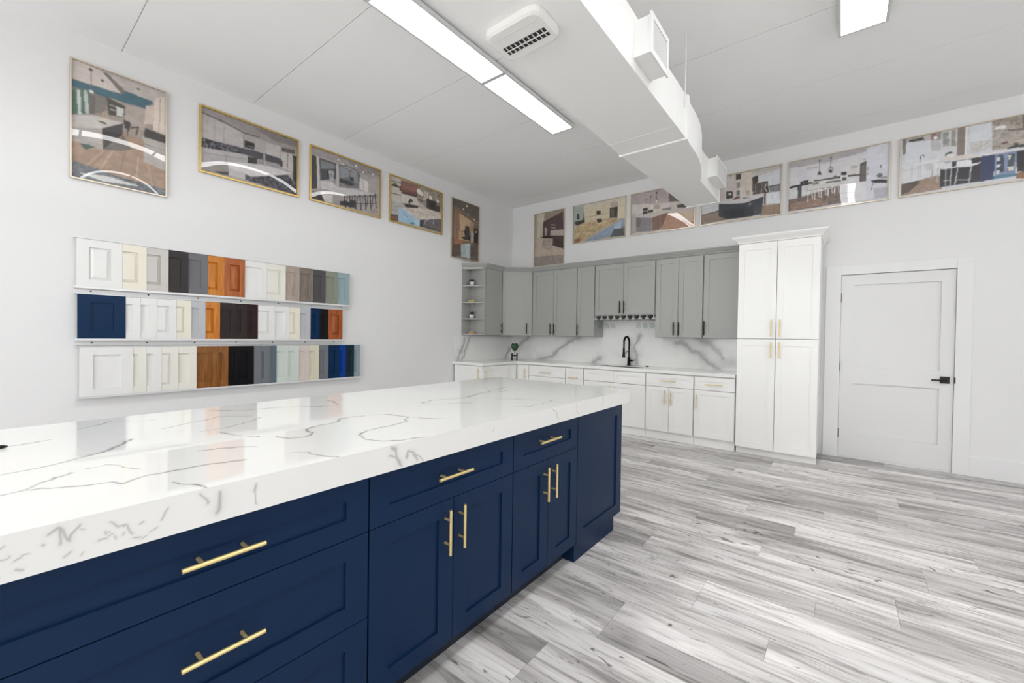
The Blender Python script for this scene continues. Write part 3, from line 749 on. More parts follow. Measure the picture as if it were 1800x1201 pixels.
 ('p',(30,26,28),[(0.802,0.572),(0.855,0.605),(0.856,0.482),(0.803,0.473)],0),
 ('l',(220,216,214),[(0.822,0.664),(0.809,0.582),(0.838,0.5)],0.0064),
 ('p',(206,208,214),[(0.726,0.881),(0.986,0.926),(0.99,0.623),(0.855,0.617),(0.843,0.719),(0.735,0.729)],0),
 ('l',(176,178,184),[(0.896,0.896),(0.897,0.628)],0.004),
 ('l',(180,170,160),[(0.733,0.872),(0.979,0.934)],0.008),
 ('p',(120,122,128),[(0.858,0.598),(0.987,0.606),(0.989,0.467),(0.874,0.477)],0.2),
 ('p',(64,62,64),[(0.855,0.617),(0.987,0.618),(0.987,0.597),(0.855,0.593)],0),
 ('p',(212,216,222),[(0.825,0.467),(0.989,0.467),(0.992,0.224),(0.835,0.255)],0),
 ('l',(150,156,166),[(0.896,0.409),(0.896,0.336)],0.0048),
 ('p',(40,38,42),[(0.803,0.498),(0.824,0.492),(0.824,0.24),(0.806,0.245)],0),
 ('p',(150,122,96),[(0.785,0.232),(0.992,0.212),(0.995,0.006),(0.759,0.028)],0.12),
 ('p',(200,204,204),[(-0.014,0.447),(0.234,0.432),(0.236,0.274),(-0.011,0.231)],0),
 ('p',(110,96,90),[(-0.011,0.231),(0.236,0.281),(0.237,0.248),(-0.002,0.195)],0),
 ('p',(142,116,100),[(-0.011,0.197),(0.237,0.248),(0.367,0.047),(-0.009,0.015)],0.08),
 ('p',(206,200,202),[(0.234,0.452),(0.393,0.466),(0.546,0.499),(0.8,0.447),(0.8,0.419),(0.57,0.346),(0.394,0.376),(0.234,0.422)],0),
 ('p',(120,60,60),[(0.408,0.462),(0.469,0.521),(0.515,0.495),(0.501,0.461),(0.424,0.447)],0),
 ('p',(60,60,66),[(0.531,0.459),(0.621,0.452),(0.621,0.437),(0.539,0.444)],0),
 ('p',(46,54,60),[(0.234,0.419),(0.394,0.373),(0.569,0.345),(0.573,0.036),(0.351,0.051),(0.234,0.144)],0),
 ('p',(38,44,50),[(0.364,0.241),(0.571,0.201),(0.573,0.036),(0.367,0.053)],0),
 ('p',(52,56,68),[(0.569,0.345),(0.8,0.419),(0.773,0.049),(0.573,0.042)],0),
 ('l',(36,40,48),[(0.576,0.238),(0.777,0.321)],0.004),
 ('d',(120,126,130),[(0.632,0.304)],0.0144),
]),
(('B', 4.288, 5.219, 2.873, 3.5), [
 ('b',(200, 198, 202)),
 ('p',(178,172,172),[(-0.032,1.064),(0.79,1.013),(1.017,1.02),(1.017,0.971),(0.791,0.924),(0.426,0.869),(0.002,0.886)],0),
 ('p',(208,206,208),[(0.002,0.886),(0.426,0.869),(0.791,0.924),(0.797,0.47),(0.007,0.54)],0),
 ('l',(176,172,174),[(0.194,0.819),(0.298,0.809)],0.0148),
 ('l',(186,182,184),[(0.326,0.853),(0.566,0.844)],0.0082),
 ('p',(206,200,212),[(0.089,0.788),(0.195,0.778),(0.197,0.589),(0.091,0.582)],0),
 ('p',(206,208,218),[(0.79,0.987),(1.017,1.02),(1.024,0.004),(0.803,0.054)],0),
 ('p',(34,32,32),[(0.007,0.526),(0.257,0.542),(0.258,0.505),(0.008,0.477)],0),
 ('p',(40,42,36),[(0.122,0.586),(0.212,0.597),(0.213,0.543),(0.123,0.531)],0.5),
 ('p',(206,208,208),[(-0,0.48),(0.213,0.489),(0.216,0.313),(0.003,0.265)],0),
 ('p',(68,68,70),[(0.096,0.498),(0.142,0.498),(0.141,0.267),(0.099,0.265)],0),
 ('p',(60,56,54),[(0.272,0.565),(0.542,0.555),(0.543,0.516),(0.272,0.524)],0.4),
 ('p',(90,86,82),[(0.472,0.578),(0.5,0.588),(0.522,0.523),(0.48,0.536)],0),
 ('p',(216,212,208),[(0.265,0.54),(0.543,0.516),(0.612,0.48),(0.606,0.405),(0.243,0.48)],0),
 ('p',(130,124,120),[(0.25,0.518),(0.316,0.524),(0.331,0.479),(0.258,0.482)],0.5),
 ('p',(110,104,100),[(0.388,0.5),(0.543,0.49),(0.557,0.446),(0.403,0.463)],0.3),
 ('p',(190,188,186),[(0.161,0.465),(0.243,0.48),(0.558,0.407),(0.561,0.2),(0.216,0.273)],0),
 ('p',(206,204,200),[(0.214,0.476),(0.551,0.41),(0.549,0.294),(0.215,0.354)],0),
 ('p',(46,42,40),[(0.545,0.625),(0.603,0.618),(0.604,0.554),(0.548,0.569)],0),
 ('p',(70,66,64),[(0.56,0.53),(0.604,0.528),(0.604,0.457),(0.561,0.465)],0),
 ('p',(216,214,212),[(0.546,0.567),(0.611,0.545),(0.611,0.513),(0.546,0.528)],0),
 ('p',(176,172,168),[(0.642,0.714),(0.708,0.703),(0.706,0.653),(0.644,0.662)],0),
 ('p',(206,200,190),[(0.64,0.651),(0.697,0.643),(0.695,0.523),(0.638,0.536)],0),
 ('p',(44,40,38),[(0.617,0.549),(0.728,0.531),(0.728,0.506),(0.618,0.517)],0),
 ('p',(214,212,214),[(0.618,0.511),(0.725,0.501),(0.725,0.38),(0.62,0.388)],0),
 ('p',(84,72,66),[(0.729,0.721),(0.794,0.754),(0.789,0.385),(0.733,0.39)],0),
 ('p',(110,98,90),[(0.742,0.691),(0.778,0.716),(0.776,0.402),(0.746,0.405)],0),
 ('p',(120,96,84),[(-0.005,0.267),(0.096,0.266),(0.216,0.3),(0.558,0.381),(0.624,0.04),(-0.002,0.031)],0.35),
 ('p',(150,116,92),[(0.027,0.175),(0.291,0.211),(0.437,0.065),(0.014,0.041)],0.2),
 ('p',(86,78,76),[(0.551,0.384),(0.613,0.377),(0.621,0.041),(0.562,0.109)],0),
 ('p',(214,212,216),[(0.616,0.389),(0.792,0.371),(0.8,0.055),(0.621,0.047)],0),
 ('l',(232,230,226),[(0.215,0.381),(0.214,0.165)],0.0066),
 ('l',(232,230,226),[(0.285,0.379),(0.284,0.186)],0.0066),
 ('l',(232,230,226),[(0.354,0.376),(0.353,0.207)],0.0066),
 ('l',(232,230,226),[(0.422,0.374),(0.421,0.227)],0.0066),
 ('l',(232,230,226),[(0.489,0.372),(0.487,0.247)],0.0066),
 ('l',(226,222,218),[(0.252,0.376),(0.262,0.206)],0.0057),
 ('l',(226,222,218),[(0.322,0.374),(0.331,0.221)],0.0057),
 ('l',(226,222,218),[(0.39,0.372),(0.399,0.236)],0.0057),
 ('l',(226,222,218),[(0.458,0.37),(0.466,0.251)],0.0057),
 ('l',(226,222,218),[(0.524,0.367),(0.532,0.265)],0.0057),
 ('l',(110,104,102),[(0.204,0.384),(0.245,0.383)],0.0082),
 ('l',(110,104,102),[(0.274,0.382),(0.314,0.38)],0.0082),
 ('l',(110,104,102),[(0.343,0.38),(0.383,0.378)],0.0082),
 ('l',(110,104,102),[(0.412,0.377),(0.451,0.376)],0.0082),
 ('l',(110,104,102),[(0.479,0.375),(0.517,0.374)],0.0082),
 ('p',(206,206,216),[(0.831,0.359),(0.99,0.296),(0.987,0.002),(0.81,0.039)],0),
 ('p',(40,42,48),[(0.828,0.379),(0.901,0.38),(0.986,0.346),(0.983,0.286),(0.864,0.321)],0),
 ('d',(110,110,118),[(0.916,0.443)],0.0246),
 ('p',(150,146,148),[(0.932,0.413),(0.985,0.408),(0.985,0.371),(0.932,0.376)],0),
 ('p',(70,70,74),[(0.918,0.634),(0.932,0.632),(0.933,0.58),(0.919,0.582)],0),
 ('l',(60,60,64),[(0.807,0.636),(0.804,0.568)],0.0066),
 ('l',(60,60,64),[(0.806,0.53),(0.803,0.5)],0.0066),
 ('l',(60,60,64),[(0.854,0.314),(0.851,0.278)],0.0066),
 ('l',(60,60,64),[(0.846,0.236),(0.843,0.199)],0.0066),
 ('p',(176,176,184),[(0.865,0.223),(0.991,0.21),(0.99,0.026),(0.874,0.046)],0),
 ('l',(50,46,44),[(0.327,0.932),(0.33,0.718)],0.0041),
 ('d',(60,54,52),[(0.327,0.925)],0.0098),
 ('p',(60,52,46),[(0.303,0.661),(0.317,0.723),(0.342,0.714),(0.352,0.645)],0),
 ('l',(50,46,44),[(0.445,0.941),(0.444,0.732)],0.0041),
 ('d',(60,54,52),[(0.445,0.941)],0.009),
 ('l',(70,64,60),[(0.421,0.7),(0.431,0.762),(0.46,0.752),(0.467,0.684)],0.0041),
 ('p',(52,46,40),[(0.423,0.66),(0.435,0.722),(0.453,0.715),(0.463,0.647)],0),
 ('d',(60,56,56),[(0.772,0.787)],0.0074),
]),
(('B', 5.291, 6.225, 2.873, 3.5), [
 ('b',(206, 208, 214)),
 ('p',(150,130,126),[(0.043,1.001),(0.334,1.011),(0.334,0.985),(0.252,0.993),(0.241,0.905),(0.057,0.934)],0.2),
 ('p',(120,118,108),[(0.005,1.016),(0.046,1.006),(0.036,0.731),(0.016,0.738)],0),
 ('p',(190,184,176),[(0.046,1),(0.246,1.023),(0.244,0.897),(0.054,0.935)],0),
 ('p',(90,82,72),[(0.063,0.972),(0.182,0.983),(0.196,0.917),(0.067,0.93)],0.8),
 ('p',(150,110,110),[(0.246,1.009),(0.328,1.001),(0.327,0.87),(0.247,0.896)],0),
 ('d',(236,232,228),[(0.285,0.92)],0.0162),
 ('p',(150,144,138),[(0.29,1.004),(0.328,1.001),(0.326,0.883),(0.298,0.888)],0),
 ('p',(210,214,222),[(0.044,0.932),(0.241,0.892),(0.246,0.545),(0.028,0.556)],0),
 ('p',(188,188,190),[(0.241,0.892),(0.33,0.862),(0.329,0.685),(0.256,0.707)],0),
 ('p',(206,206,204),[(0.331,1.012),(0.457,1.01),(0.455,0.681),(0.335,0.696)],0),
 ('p',(150,152,150),[(0.341,0.982),(0.39,0.987),(0.393,0.738),(0.344,0.745)],0.25),
 ('p',(150,150,146),[(0.405,0.993),(0.445,0.995),(0.446,0.717),(0.406,0.727)],0.25),
 ('p',(138,122,114),[(0.457,1.003),(0.519,1.008),(0.523,0.52),(0.457,0.545)],0),
 ('l',(230,226,222),[(0.525,1.005),(0.526,0.512)],0.0178),
 ('l',(190,184,178),[(0.537,1),(0.535,0.515)],0.0065),
 ('p',(210,214,222),[(0.543,1.01),(0.71,1.01),(0.712,0.636),(0.547,0.537)],0),
 ('p',(196,196,192),[(0.55,0.739),(0.705,0.713),(0.707,0.575),(0.549,0.535)],0.15),
 ('p',(176,164,152),[(0.71,1.004),(0.941,1.001),(0.948,0.505),(0.713,0.548)],0.22),
 ('p',(150,138,124),[(0.71,1.004),(0.909,0.992),(0.911,0.858),(0.714,0.934)],0.35),
 ('l',(90,76,66),[(0.826,0.81),(0.944,0.783)],0.0113),
 ('p',(120,100,86),[(0.92,0.999),(0.941,0.995),(0.944,0.795),(0.923,0.805)],0),
 ('p',(230,228,224),[(0.723,0.855),(0.742,0.903),(0.803,0.9),(0.812,0.853),(0.743,0.856)],0),
 ('p',(170,154,136),[(0.718,0.608),(0.807,0.61),(0.808,0.536),(0.719,0.533)],0.4),
 ('p',(110,64,60),[(0.776,0.622),(0.817,0.642),(0.831,0.612),(0.796,0.602)],0),
 ('p',(60,62,56),[(0.819,0.544),(0.947,0.553),(0.948,0.505),(0.824,0.517)],0),
 ('p',(90,80,70),[(0.867,0.598),(0.899,0.591),(0.899,0.548),(0.867,0.555)],0.6),
 ('l',(70,68,72),[(0.162,0.549),(0.167,0.654),(0.186,0.674),(0.198,0.629)],0.0073),
 ('p',(66,86,66),[(0.364,0.619),(0.401,0.644),(0.426,0.622),(0.426,0.556),(0.365,0.58)],0.4),
 ('p',(226,224,222),[(0.374,0.602),(0.426,0.602),(0.43,0.549),(0.374,0.563)],0),
 ('p',(216,206,196),[(0.328,0.554),(0.517,0.548),(0.64,0.488),(0.641,0.463),(0.328,0.501)],0),
 ('p',(222,222,224),[(0.015,0.554),(0.315,0.546),(0.322,0.517),(0.015,0.526)],0),
 ('p',(212,212,218),[(0.012,0.527),(0.201,0.521),(0.291,0.502),(0.294,0.276),(0.016,0.231)],0),
 ('l',(180,180,188),[(0.099,0.517),(0.098,0.26)],0.004),
 ('l',(180,180,188),[(0.149,0.513),(0.151,0.283)],0.004),
 ('l',(180,180,188),[(0.165,0.52),(0.168,0.291)],0.0032),
 ('l',(180,180,188),[(0.023,0.448),(0.169,0.452)],0.0032),
 ('p',(160,132,110),[(0.006,0.207),(0.294,0.276),(0.344,0.246),(0.347,0.035),(0.009,0.014)],0.1),
 ('p',(96,80,68),[(0.006,0.221),(0.153,0.242),(0.166,0.197),(0.075,0.063),(0.008,0.028)],0),
 ('p',(52,52,58),[(0.326,0.476),(0.641,0.463),(0.652,0.069),(0.328,0.067)],0),
 ('p',(44,58,104),[(0.64,0.476),(0.737,0.464),(0.734,0.067),(0.635,0.062)],0),
 ('p',(222,220,218),[(0.634,0.51),(0.889,0.497),(0.89,0.473),(0.737,0.464),(0.64,0.476)],0),
 ('p',(120,140,176),[(0.737,0.464),(0.887,0.468),(0.884,0.092),(0.736,0.104)],0),
 ('p',(60,70,90),[(0.748,0.435),(0.801,0.44),(0.802,0.169),(0.747,0.156)],0),
 ('p',(70,78,92),[(0.826,0.43),(0.874,0.43),(0.873,0.169),(0.827,0.16)],0),
 ('p',(206,210,218),[(0.749,0.416),(0.776,0.415),(0.775,0.351),(0.75,0.35)],0),
 ('p',(206,210,218),[(0.75,0.298),(0.778,0.298),(0.776,0.252),(0.751,0.25)],0),
 ('p',(206,210,218),[(0.749,0.205),(0.777,0.202),(0.775,0.147),(0.75,0.143)],0),
 ('p',(216,214,210),[(0.831,0.416),(0.85,0.415),(0.848,0.348),(0.832,0.342)],0),
 ('p',(216,214,206),[(0.831,0.232),(0.872,0.23),(0.87,0.17),(0.832,0.171)],0),
 ('p',(70,130,160),[(0.733,0.124),(0.887,0.115),(0.887,0.066),(0.734,0.067)],0),
 ('p',(46,46,52),[(0.89,0.455),(0.948,0.456),(0.953,0.117),(0.892,0.138)],0),
 ('p',(150,104,70),[(0.889,0.114),(0.953,0.129),(0.954,0.008),(0.891,0.029)],0),
 ('p',(216,216,222),[(0.326,0.476),(0.415,0.467),(0.423,0.369),(0.453,0.391),(0.453,0.359),(0.368,0.356),(0.327,0.377)],0),
 ('p',(226,226,232),[(0.452,0.463),(0.565,0.453),(0.569,0.375),(0.636,0.383),(0.619,0.357),(0.561,0.334),(0.459,0.36)],0),
 ('p',(196,194,196),[(0.198,0.488),(0.265,0.498),(0.28,0.387),(0.209,0.398)],0),
 ('p',(222,220,222),[(0.269,0.503),(0.319,0.498),(0.319,0.294),(0.281,0.307)],0),
 ('l',(206,204,206),[(0.417,0.352),(0.406,0.043)],0.0057),
 ('l',(206,204,206),[(0.466,0.354),(0.443,0.032)],0.0065),
 ('l',(206,204,206),[(0.566,0.332),(0.553,0.036)],0.0065),
 ('l',(180,178,180),[(0.374,0.354),(0.372,0.08)],0.004),
 ('l',(186,184,186),[(0.358,0.169),(0.414,0.158)],0.004),
 ('l',(186,184,186),[(0.456,0.151),(0.555,0.119)],0.004),
 ('l',(150,140,134),[(0.267,0.378),(0.252,0.09)],0.004),
 ('l',(150,140,134),[(0.305,0.391),(0.321,0.095)],0.004),
 ('l',(190,184,178),[(0.305,0.365),(0.305,0.167)],0.004),
]),
]
VEINS = {
 'top': [
  ([(3.187,-6.079),(3.177,-6.029),(3.148,-5.961),(3.122,-5.918),(3.11,-5.887),(3.078,-5.856),(3.018,-5.829),(2.965,-5.806)],1.3),
  ([(3.4,-6.083),(3.392,-6.054),(3.369,-6.029),(3.328,-6),(3.294,-5.97)],1),
  ([(3.396,-6.039),(3.415,-6.006),(3.445,-5.964),(3.463,-5.922),(3.502,-5.906),(3.484,-5.885),(3.467,-5.852),(3.469,-5.808),(3.476,-5.759),(3.494,-5.654)],1.2),
  ([(2.825,-6.073),(2.807,-6.032),(2.77,-5.979)],0.8),
  ([(3.267,-5.94),(3.265,-5.907),(3.317,-5.874),(3.386,-5.837)],0.6),
  ([(3.56,-5.82),(3.595,-5.809),(3.621,-5.795),(3.662,-5.786)],1),
  ([(3.292,-5.699),(3.294,-5.644),(3.338,-5.602),(3.38,-5.565)],0.9),
  ([(3.001,-5.616),(2.986,-5.539),(2.941,-5.454),(2.89,-5.36)],0.9),
  ([(3.04,-5.58),(3.129,-5.564),(3.227,-5.508)],0.8),
  ([(2.859,-5.699),(2.813,-5.622),(2.731,-5.475),(2.82,-5.381)],0.7),
  ([(2.525,-5.454),(2.636,-5.35),(2.697,-5.195),(2.809,-5.049),(2.831,-4.987),(2.649,-4.932),(2.67,-4.861)],0.9),
  ([(3.291,-5.467),(3.35,-5.446),(3.366,-5.412),(3.326,-5.367),(3.243,-5.331),(3.23,-5.285),(3.212,-5.208),(3.152,-5.138),(3.175,-5.055)],1.2),
  ([(3.519,-5.514),(3.544,-5.477),(3.638,-5.481),(3.679,-5.459)],1),
  ([(2.572,-5.79),(2.597,-5.74),(2.631,-5.672)],0.8),
  ([(2.633,-5.88),(2.612,-5.862),(2.541,-5.792)],0.7),
  ([(3.665,-5.128),(3.64,-5.195),(3.602,-5.261),(3.547,-5.288),(3.483,-5.265),(3.434,-5.216),(3.43,-5.16),(3.435,-5.091),(3.396,-5.009),(3.33,-4.94)],1.1),
  ([(3.171,-5.032),(3.222,-4.956),(3.33,-4.94),(3.412,-4.909),(3.491,-4.857)],1.1),
  ([(3.079,-4.642),(3.044,-4.549),(3.096,-4.408),(3.098,-4.308),(3.036,-4.097),(2.958,-3.782)],1),
  ([(3.079,-4.642),(3.155,-4.634),(3.204,-4.54),(3.266,-4.481)],0.7),
  ([(3.286,-4.253),(3.436,-4.128)],0.8),
  ([(2.572,-4.14),(2.691,-4.049)],0.6),
  ([(3.513,-4.41),(3.571,-4.334),(3.545,-4.07)],0.7),
  ([(3.116,-4.341),(3.059,-4.189),(3.079,-3.933)],0.7),
 ],
 'front': [
  ([(-5.754,0.944),(-5.756,0.925),(-5.758,0.897)],2.2),
  ([(-5.79,0.955),(-5.784,0.941),(-5.78,0.928)],1.4),
  ([(-5.674,0.947),(-5.678,0.922),(-5.68,0.897)],1),
  ([(-6.035,0.946),(-6.022,0.953),(-6.009,0.925),(-5.996,0.951)],1.3),
  ([(-6.022,0.953),(-6.02,0.925)],1),
  ([(-5.953,0.949),(-5.941,0.936),(-5.926,0.939),(-5.916,0.915)],1),
  ([(-5.857,0.952),(-5.864,0.936),(-5.872,0.921)],0.9),
  ([(-5.264,0.96),(-5.246,0.951),(-5.242,0.926),(-5.227,0.896)],3.2),
  ([(-5.206,0.912),(-5.191,0.93),(-5.175,0.921),(-5.167,0.894)],2.8),
  ([(-5.274,0.942),(-5.242,0.923)],2),
  ([(-5.168,0.91),(-5.136,0.887)],1.4),
  ([(-4.288,0.953),(-4.248,0.934),(-4.229,0.899)],1.8),
  ([(-4.039,0.97),(-4.037,0.93),(-4.024,0.899)],1.4),
  ([(-3.712,0.966),(-3.715,0.9)],1.4),
  ([(-4.746,0.956),(-4.751,0.922)],0.7),
 ],
 'back': [
  ([(1.446,1.341),(1.214,1.224),(1.094,1.159),(0.899,0.993),(0.72,0.932),(0.563,0.881)],2.4),
  ([(0.419,1.317),(0.283,1.226),(0.171,1.133),(0.13,1.064)],2),
  ([(3.002,1.274),(3.153,1.225),(3.301,1.119),(3.429,1.007),(3.568,0.916)],2.2),
  ([(3.281,1.322),(3.439,1.275),(3.533,1.161),(3.61,1.074)],2.4),
  ([(2.463,1.363),(2.39,1.195),(2.43,1.086),(2.414,0.937)],1.8),
  ([(1.686,0.908),(1.847,1.014)],1.6),
 ],
 'left': [
  ([(-1.221,1.283),(-1.288,1.103),(-1.408,0.888)],1.3),
  ([(-1.105,1.284),(-1.19,1.142),(-1.23,1.042),(-1.312,0.884)],1.5),
  ([(0.185,1.29),(0.037,1.151),(-0.107,1.016),(-0.193,0.86)],2),
 ],
}

# ------------------------------------------------------------------ the room
T = 0.15
floor = structure(MB().box(0, ROOM_X, ROOM_Y, 0, -0.1, -0.004).build('floor', FLOORB))
structure(MB().box(-T, 0, ROOM_Y - T, T, -0.1, H + 0.1).build('wall_left', WALL))
DX0, DX1, DZ = 4.822, 5.748, 2.086
structure(MB().box(0, DX0, 0, T, -0.1, H + 0.1).box(DX1, ROOM_X, 0, T, -0.1, H + 0.1).box(DX0, DX1, 0, T, DZ, H + 0.1).box(DX0, DX1, 0.07, T, -0.1, DZ).build('wall_back', WALL))  # last box is an added backing that stops sky light glowing round the door
def window_wall(name, side, lo, hi):
    """wall with window openings; side 'F' runs along x, 'R' along y"""
    w = MB()
    def seg(a, b, z0, z1):
        if side == 'F': w.box(a, b, ROOM_Y - T, ROOM_Y, z0, z1)
        else: w.box(ROOM_X, ROOM_X + T, a, b, z0, z1)
    ws = [q[1:] for q in WINDOWS if q[0] == side]
    e = [lo] + [q for a, b, _, _ in ws for q in (a, b)] + [hi]
    for a, b in zip(e[0::2], e[1::2]): seg(a, b, -.1, H + .1)
    for a, b, z0, z1 in ws: seg(a, b, -.1, z0); seg(a, b, z1, H + .1)
    return structure(w.build(name, WALL))
window_wall('wall_front', 'F', 0, ROOM_X)
window_wall('wall_right', 'R', ROOM_Y - T, T)
for k, (s_, a, b, WIN_Z0, WIN_Z1) in enumerate(WINDOWS):
    L, hh = b - a, WIN_Z1 - WIN_Z0
    fr = MB().box(0, .05, .04, .10, 0, hh).box(L - .05, L, .04, .10, 0, hh).box(.05, L - .05, .04, .10, 0, .05).box(.05, L - .05, .04, .10, hh - .05, hh).box(L / 2 - .025, L / 2 + .025, .04, .10, .05, hh - .05)
    wdw = structure(fr.build('window_%d' % (k + 1), DARKMETAL, None, (b, ROOM_Y, WIN_Z0) if s_ == 'F' else (ROOM_X, a, WIN_Z0), PI if s_ == 'F' else 0))
    if s_ == 'R': wdw.rotation_euler = (0, 0, -PI / 2); wdw.location = (ROOM_X, b, WIN_Z0)  # high side windows, added out of view to bring in light
    for x0, x1 in ((.05, L / 2 - .025), (L / 2 + .025, L - .05)):
        MB().box(x0, x1, .065, .071, .05, hh - .05).build('pane', PANE, wdw)

# ceiling: wide boards with open joints between them
ceiling = structure(MB().box(0, ROOM_X, ROOM_Y, 0, H + 0.012, H + 0.1).build('ceiling', CEIL))
joints = [0.0, -0.37, -1.37, -2.38, -3.37, -4.37, -5.37, -6.37, -7.37, -8.37, -9.37, -10.37, ROOM_Y]
for k in range(len(joints) - 1):
    a, b = joints[k], joints[k + 1]
    MB().box(0.0, ROOM_X, b + (0.0035 if k < len(joints) - 2 else 0), a - (0.0035 if k else 0), H, H + 0.0125).build('ceiling_panel', CEIL, ceiling)

# floor planks, running parallel to the kitchen wall
PW, PLEN, PX1 = 0.158, 1.22, 8.3
plank_cache = {}
def plank_mesh(L):
    key = round(L, 3)
    if key not in plank_cache:
        plank_cache[key] = MB().box(-L / 2 + .0006, L / 2 - .0006, -PW / 2 + .0006, PW / 2 - .0006, -0.004, 0.0).mesh('plank', FLOORP)
    return plank_cache[key]
row, y, count = 0, 0.0, 0
starts = [0.35, 0.95, 0.62, 1.1, 0.2, 0.8]
while y > -6.3:
    x = 0.0
    L = starts[(row * 5 + row // 3) % 6]
    while x < PX1 - 0.01:
        L = min(L, PX1 - x)
        if count < 299:
            obj('plank', plank_mesh(L), floor, (x + L / 2, y - PW / 2, 0)); count += 1
        x += L; L = PLEN
    y -= PW; row += 1

# door, casing, baseboards
casing = structure(MB().box(4.687, DX0 + .004, -.02, 0, 0, 2.19).box(DX1 - .004, 5.862, -.02, 0, 0, 2.19).box(DX0 + .004, DX1 - .004, -.02, 0, DZ - .004, 2.19).build('trim_1', TRIM, bevel=0.002))
structure(MB().box(DX0 - .001, DX0 + .003, 0, .069, 0, DZ).box(DX1 - .003, DX1 + .001, 0, .069, 0, DZ).box(DX0 + .003, DX1 - .003, 0, .069, DZ - .003, DZ).build('trim_2', TRIM))
d0, d1, dz0, dz1 = DX0 + .006, DX1 - .006, 0.012, DZ - .008
door = MB()
door.box(d0, 4.947, 0.004, 0.044, dz0, dz1).box(5.640, d1, 0.004, 0.044, dz0, dz1)
for za, zb in ((dz0, 0.272), (0.852, 1.035), (1.962, dz1)): door.box(4.947, 5.640, 0.004, 0.044, za, zb)
door = structure(door.build('door_1', DOORP))
for za, zb in ((0.272, 0.852), (1.035, 1.962)):
    MB().box(4.947, 5.640, 0.024, 0.040, za, zb).build('panel', DOORP, door)
for zc in (0.273, 1.041, 1.822):
    MB().box(DX0 - .004, DX0 + .010, -.008, .004, zc - .052, zc + .052).tube([(DX0 + .003, -.008, zc - .052), (DX0 + .003, -.008, zc + .052)], .006, 8).build('hinge', DARKMETAL, door)
MB().box(5.642, 5.713, -.006, .004, .908, .978).build('lever_plate', DARKMETAL, door, bevel=.002)
MB().tube([(5.678, -.006, .942), (5.678, -.045, .942)], .011).tube([(5.69, -.045, .942), (5.575, -.045, .940)], .008).build('lever_handle', DARKMETAL, door)
MB().box(DX1 - .004, DX1 + .004, -.022, -.004, .915, .975).build('strike_plate', DARKMETAL, door)
MB().box(DX0 + .004, DX1 - .004, 0, .05, 0, .010).build('gap_light_strip', TRIM, door)  # white strip standing in for the bright gap of light under the door
structure(MB().box(5.8622, ROOM_X, -.018, 0, 0, .195).add([(5.8622, -.018, .195), (ROOM_X, -.018, .195), (ROOM_X, 0, .203), (5.8622, 0, .203), (5.8622, 0, .195), (ROOM_X, 0, .195)], [(0, 1, 2, 3), (0, 3, 4), (1, 5, 2), (0, 4, 5, 1)]).build('baseboard_back', TRIM))
structure(MB().box(0, .016, ROOM_Y, -1.50, 0, .2).build('baseboard_left', TRIM))

# ------------------------------------------------------------------ island
XI = 3.643
ISL = 'navy island cabinets under the marble top'
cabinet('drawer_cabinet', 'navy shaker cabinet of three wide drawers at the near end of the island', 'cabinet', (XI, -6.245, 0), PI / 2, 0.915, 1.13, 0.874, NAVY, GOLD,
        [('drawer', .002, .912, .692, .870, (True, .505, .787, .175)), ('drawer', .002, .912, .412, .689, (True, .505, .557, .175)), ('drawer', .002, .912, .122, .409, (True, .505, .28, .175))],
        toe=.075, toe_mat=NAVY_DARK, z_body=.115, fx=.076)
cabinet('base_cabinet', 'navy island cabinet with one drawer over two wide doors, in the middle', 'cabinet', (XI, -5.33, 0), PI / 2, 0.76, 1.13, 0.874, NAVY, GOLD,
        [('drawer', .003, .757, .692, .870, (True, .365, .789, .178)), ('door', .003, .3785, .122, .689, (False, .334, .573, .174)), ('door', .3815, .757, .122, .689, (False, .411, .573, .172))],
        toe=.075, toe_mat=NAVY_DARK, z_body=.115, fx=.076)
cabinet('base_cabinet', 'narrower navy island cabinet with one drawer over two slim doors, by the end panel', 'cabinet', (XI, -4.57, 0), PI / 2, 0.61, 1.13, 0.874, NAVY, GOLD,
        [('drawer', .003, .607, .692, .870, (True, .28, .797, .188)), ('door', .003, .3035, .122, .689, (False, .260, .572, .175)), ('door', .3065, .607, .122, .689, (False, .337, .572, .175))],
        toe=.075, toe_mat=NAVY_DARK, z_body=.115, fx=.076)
endc = thing('end_cabinet', 'navy panelled end post of the island, on a plinth, nearest the kitchen', 'cabinet', (XI, -3.96, 0), PI / 2)
MB().box(.001, .62, .021, 1.13, .115, .874).build('body', NAVY, endc)
front(endc, 'end_panel', .003, .620, .112, .870, NAVY, fx=.08, fz=.07)
MB().box(.012, .555, .020, 1.06, 0, .1145).build('plinth', NAVY, endc)

X0, X1, Y0, Y1, Z0, Z1 = 2.45, 3.675, -6.36, -3.285, 0.878, 0.965
nx, ny = 300, 740
ys = np.linspace(Y0, Y1, ny); xs = np.linspace(X0, X1, nx)
AX, AY = np.meshgrid(xs, ys)
Ptop = np.stack([AX, AY, np.full_like(AX, Z1)], -1)
Ctop = veins(AX, AY, VEINS['top'], 0.0030, (224, 224, 221), (104, 94, 90), soft=.16, seed=3)
island_top = obj('island_top', grid_mesh('island_top', Ptop, Ctop, MARBLE_V, MB().add([(X0, Y0, Z0), (X1, Y0, Z0), (X1, Y1, Z0), (X0, Y1, Z0), (X0, Y0, Z1), (X1, Y0, Z1), (X1, Y1, Z1), (X0, Y1, Z1)],
                 [(0, 3, 2, 1), (0, 1, 5, 4), (2, 3, 7, 6), (3, 0, 4, 7)])))
tag(island_top, 'thick white quartz island top with thin brown veins', 'countertop')
ny2, nz2 = 1500, 46
AY2, AZ2 = np.meshgrid(np.linspace(Y0, Y1, ny2), np.linspace(Z0, Z1, nz2))
speck = [([(random.uniform(-6.1, -5.85), random.uniform(.885, .955))] * 2, random.uniform(.5, .9)) for _ in range(22)]
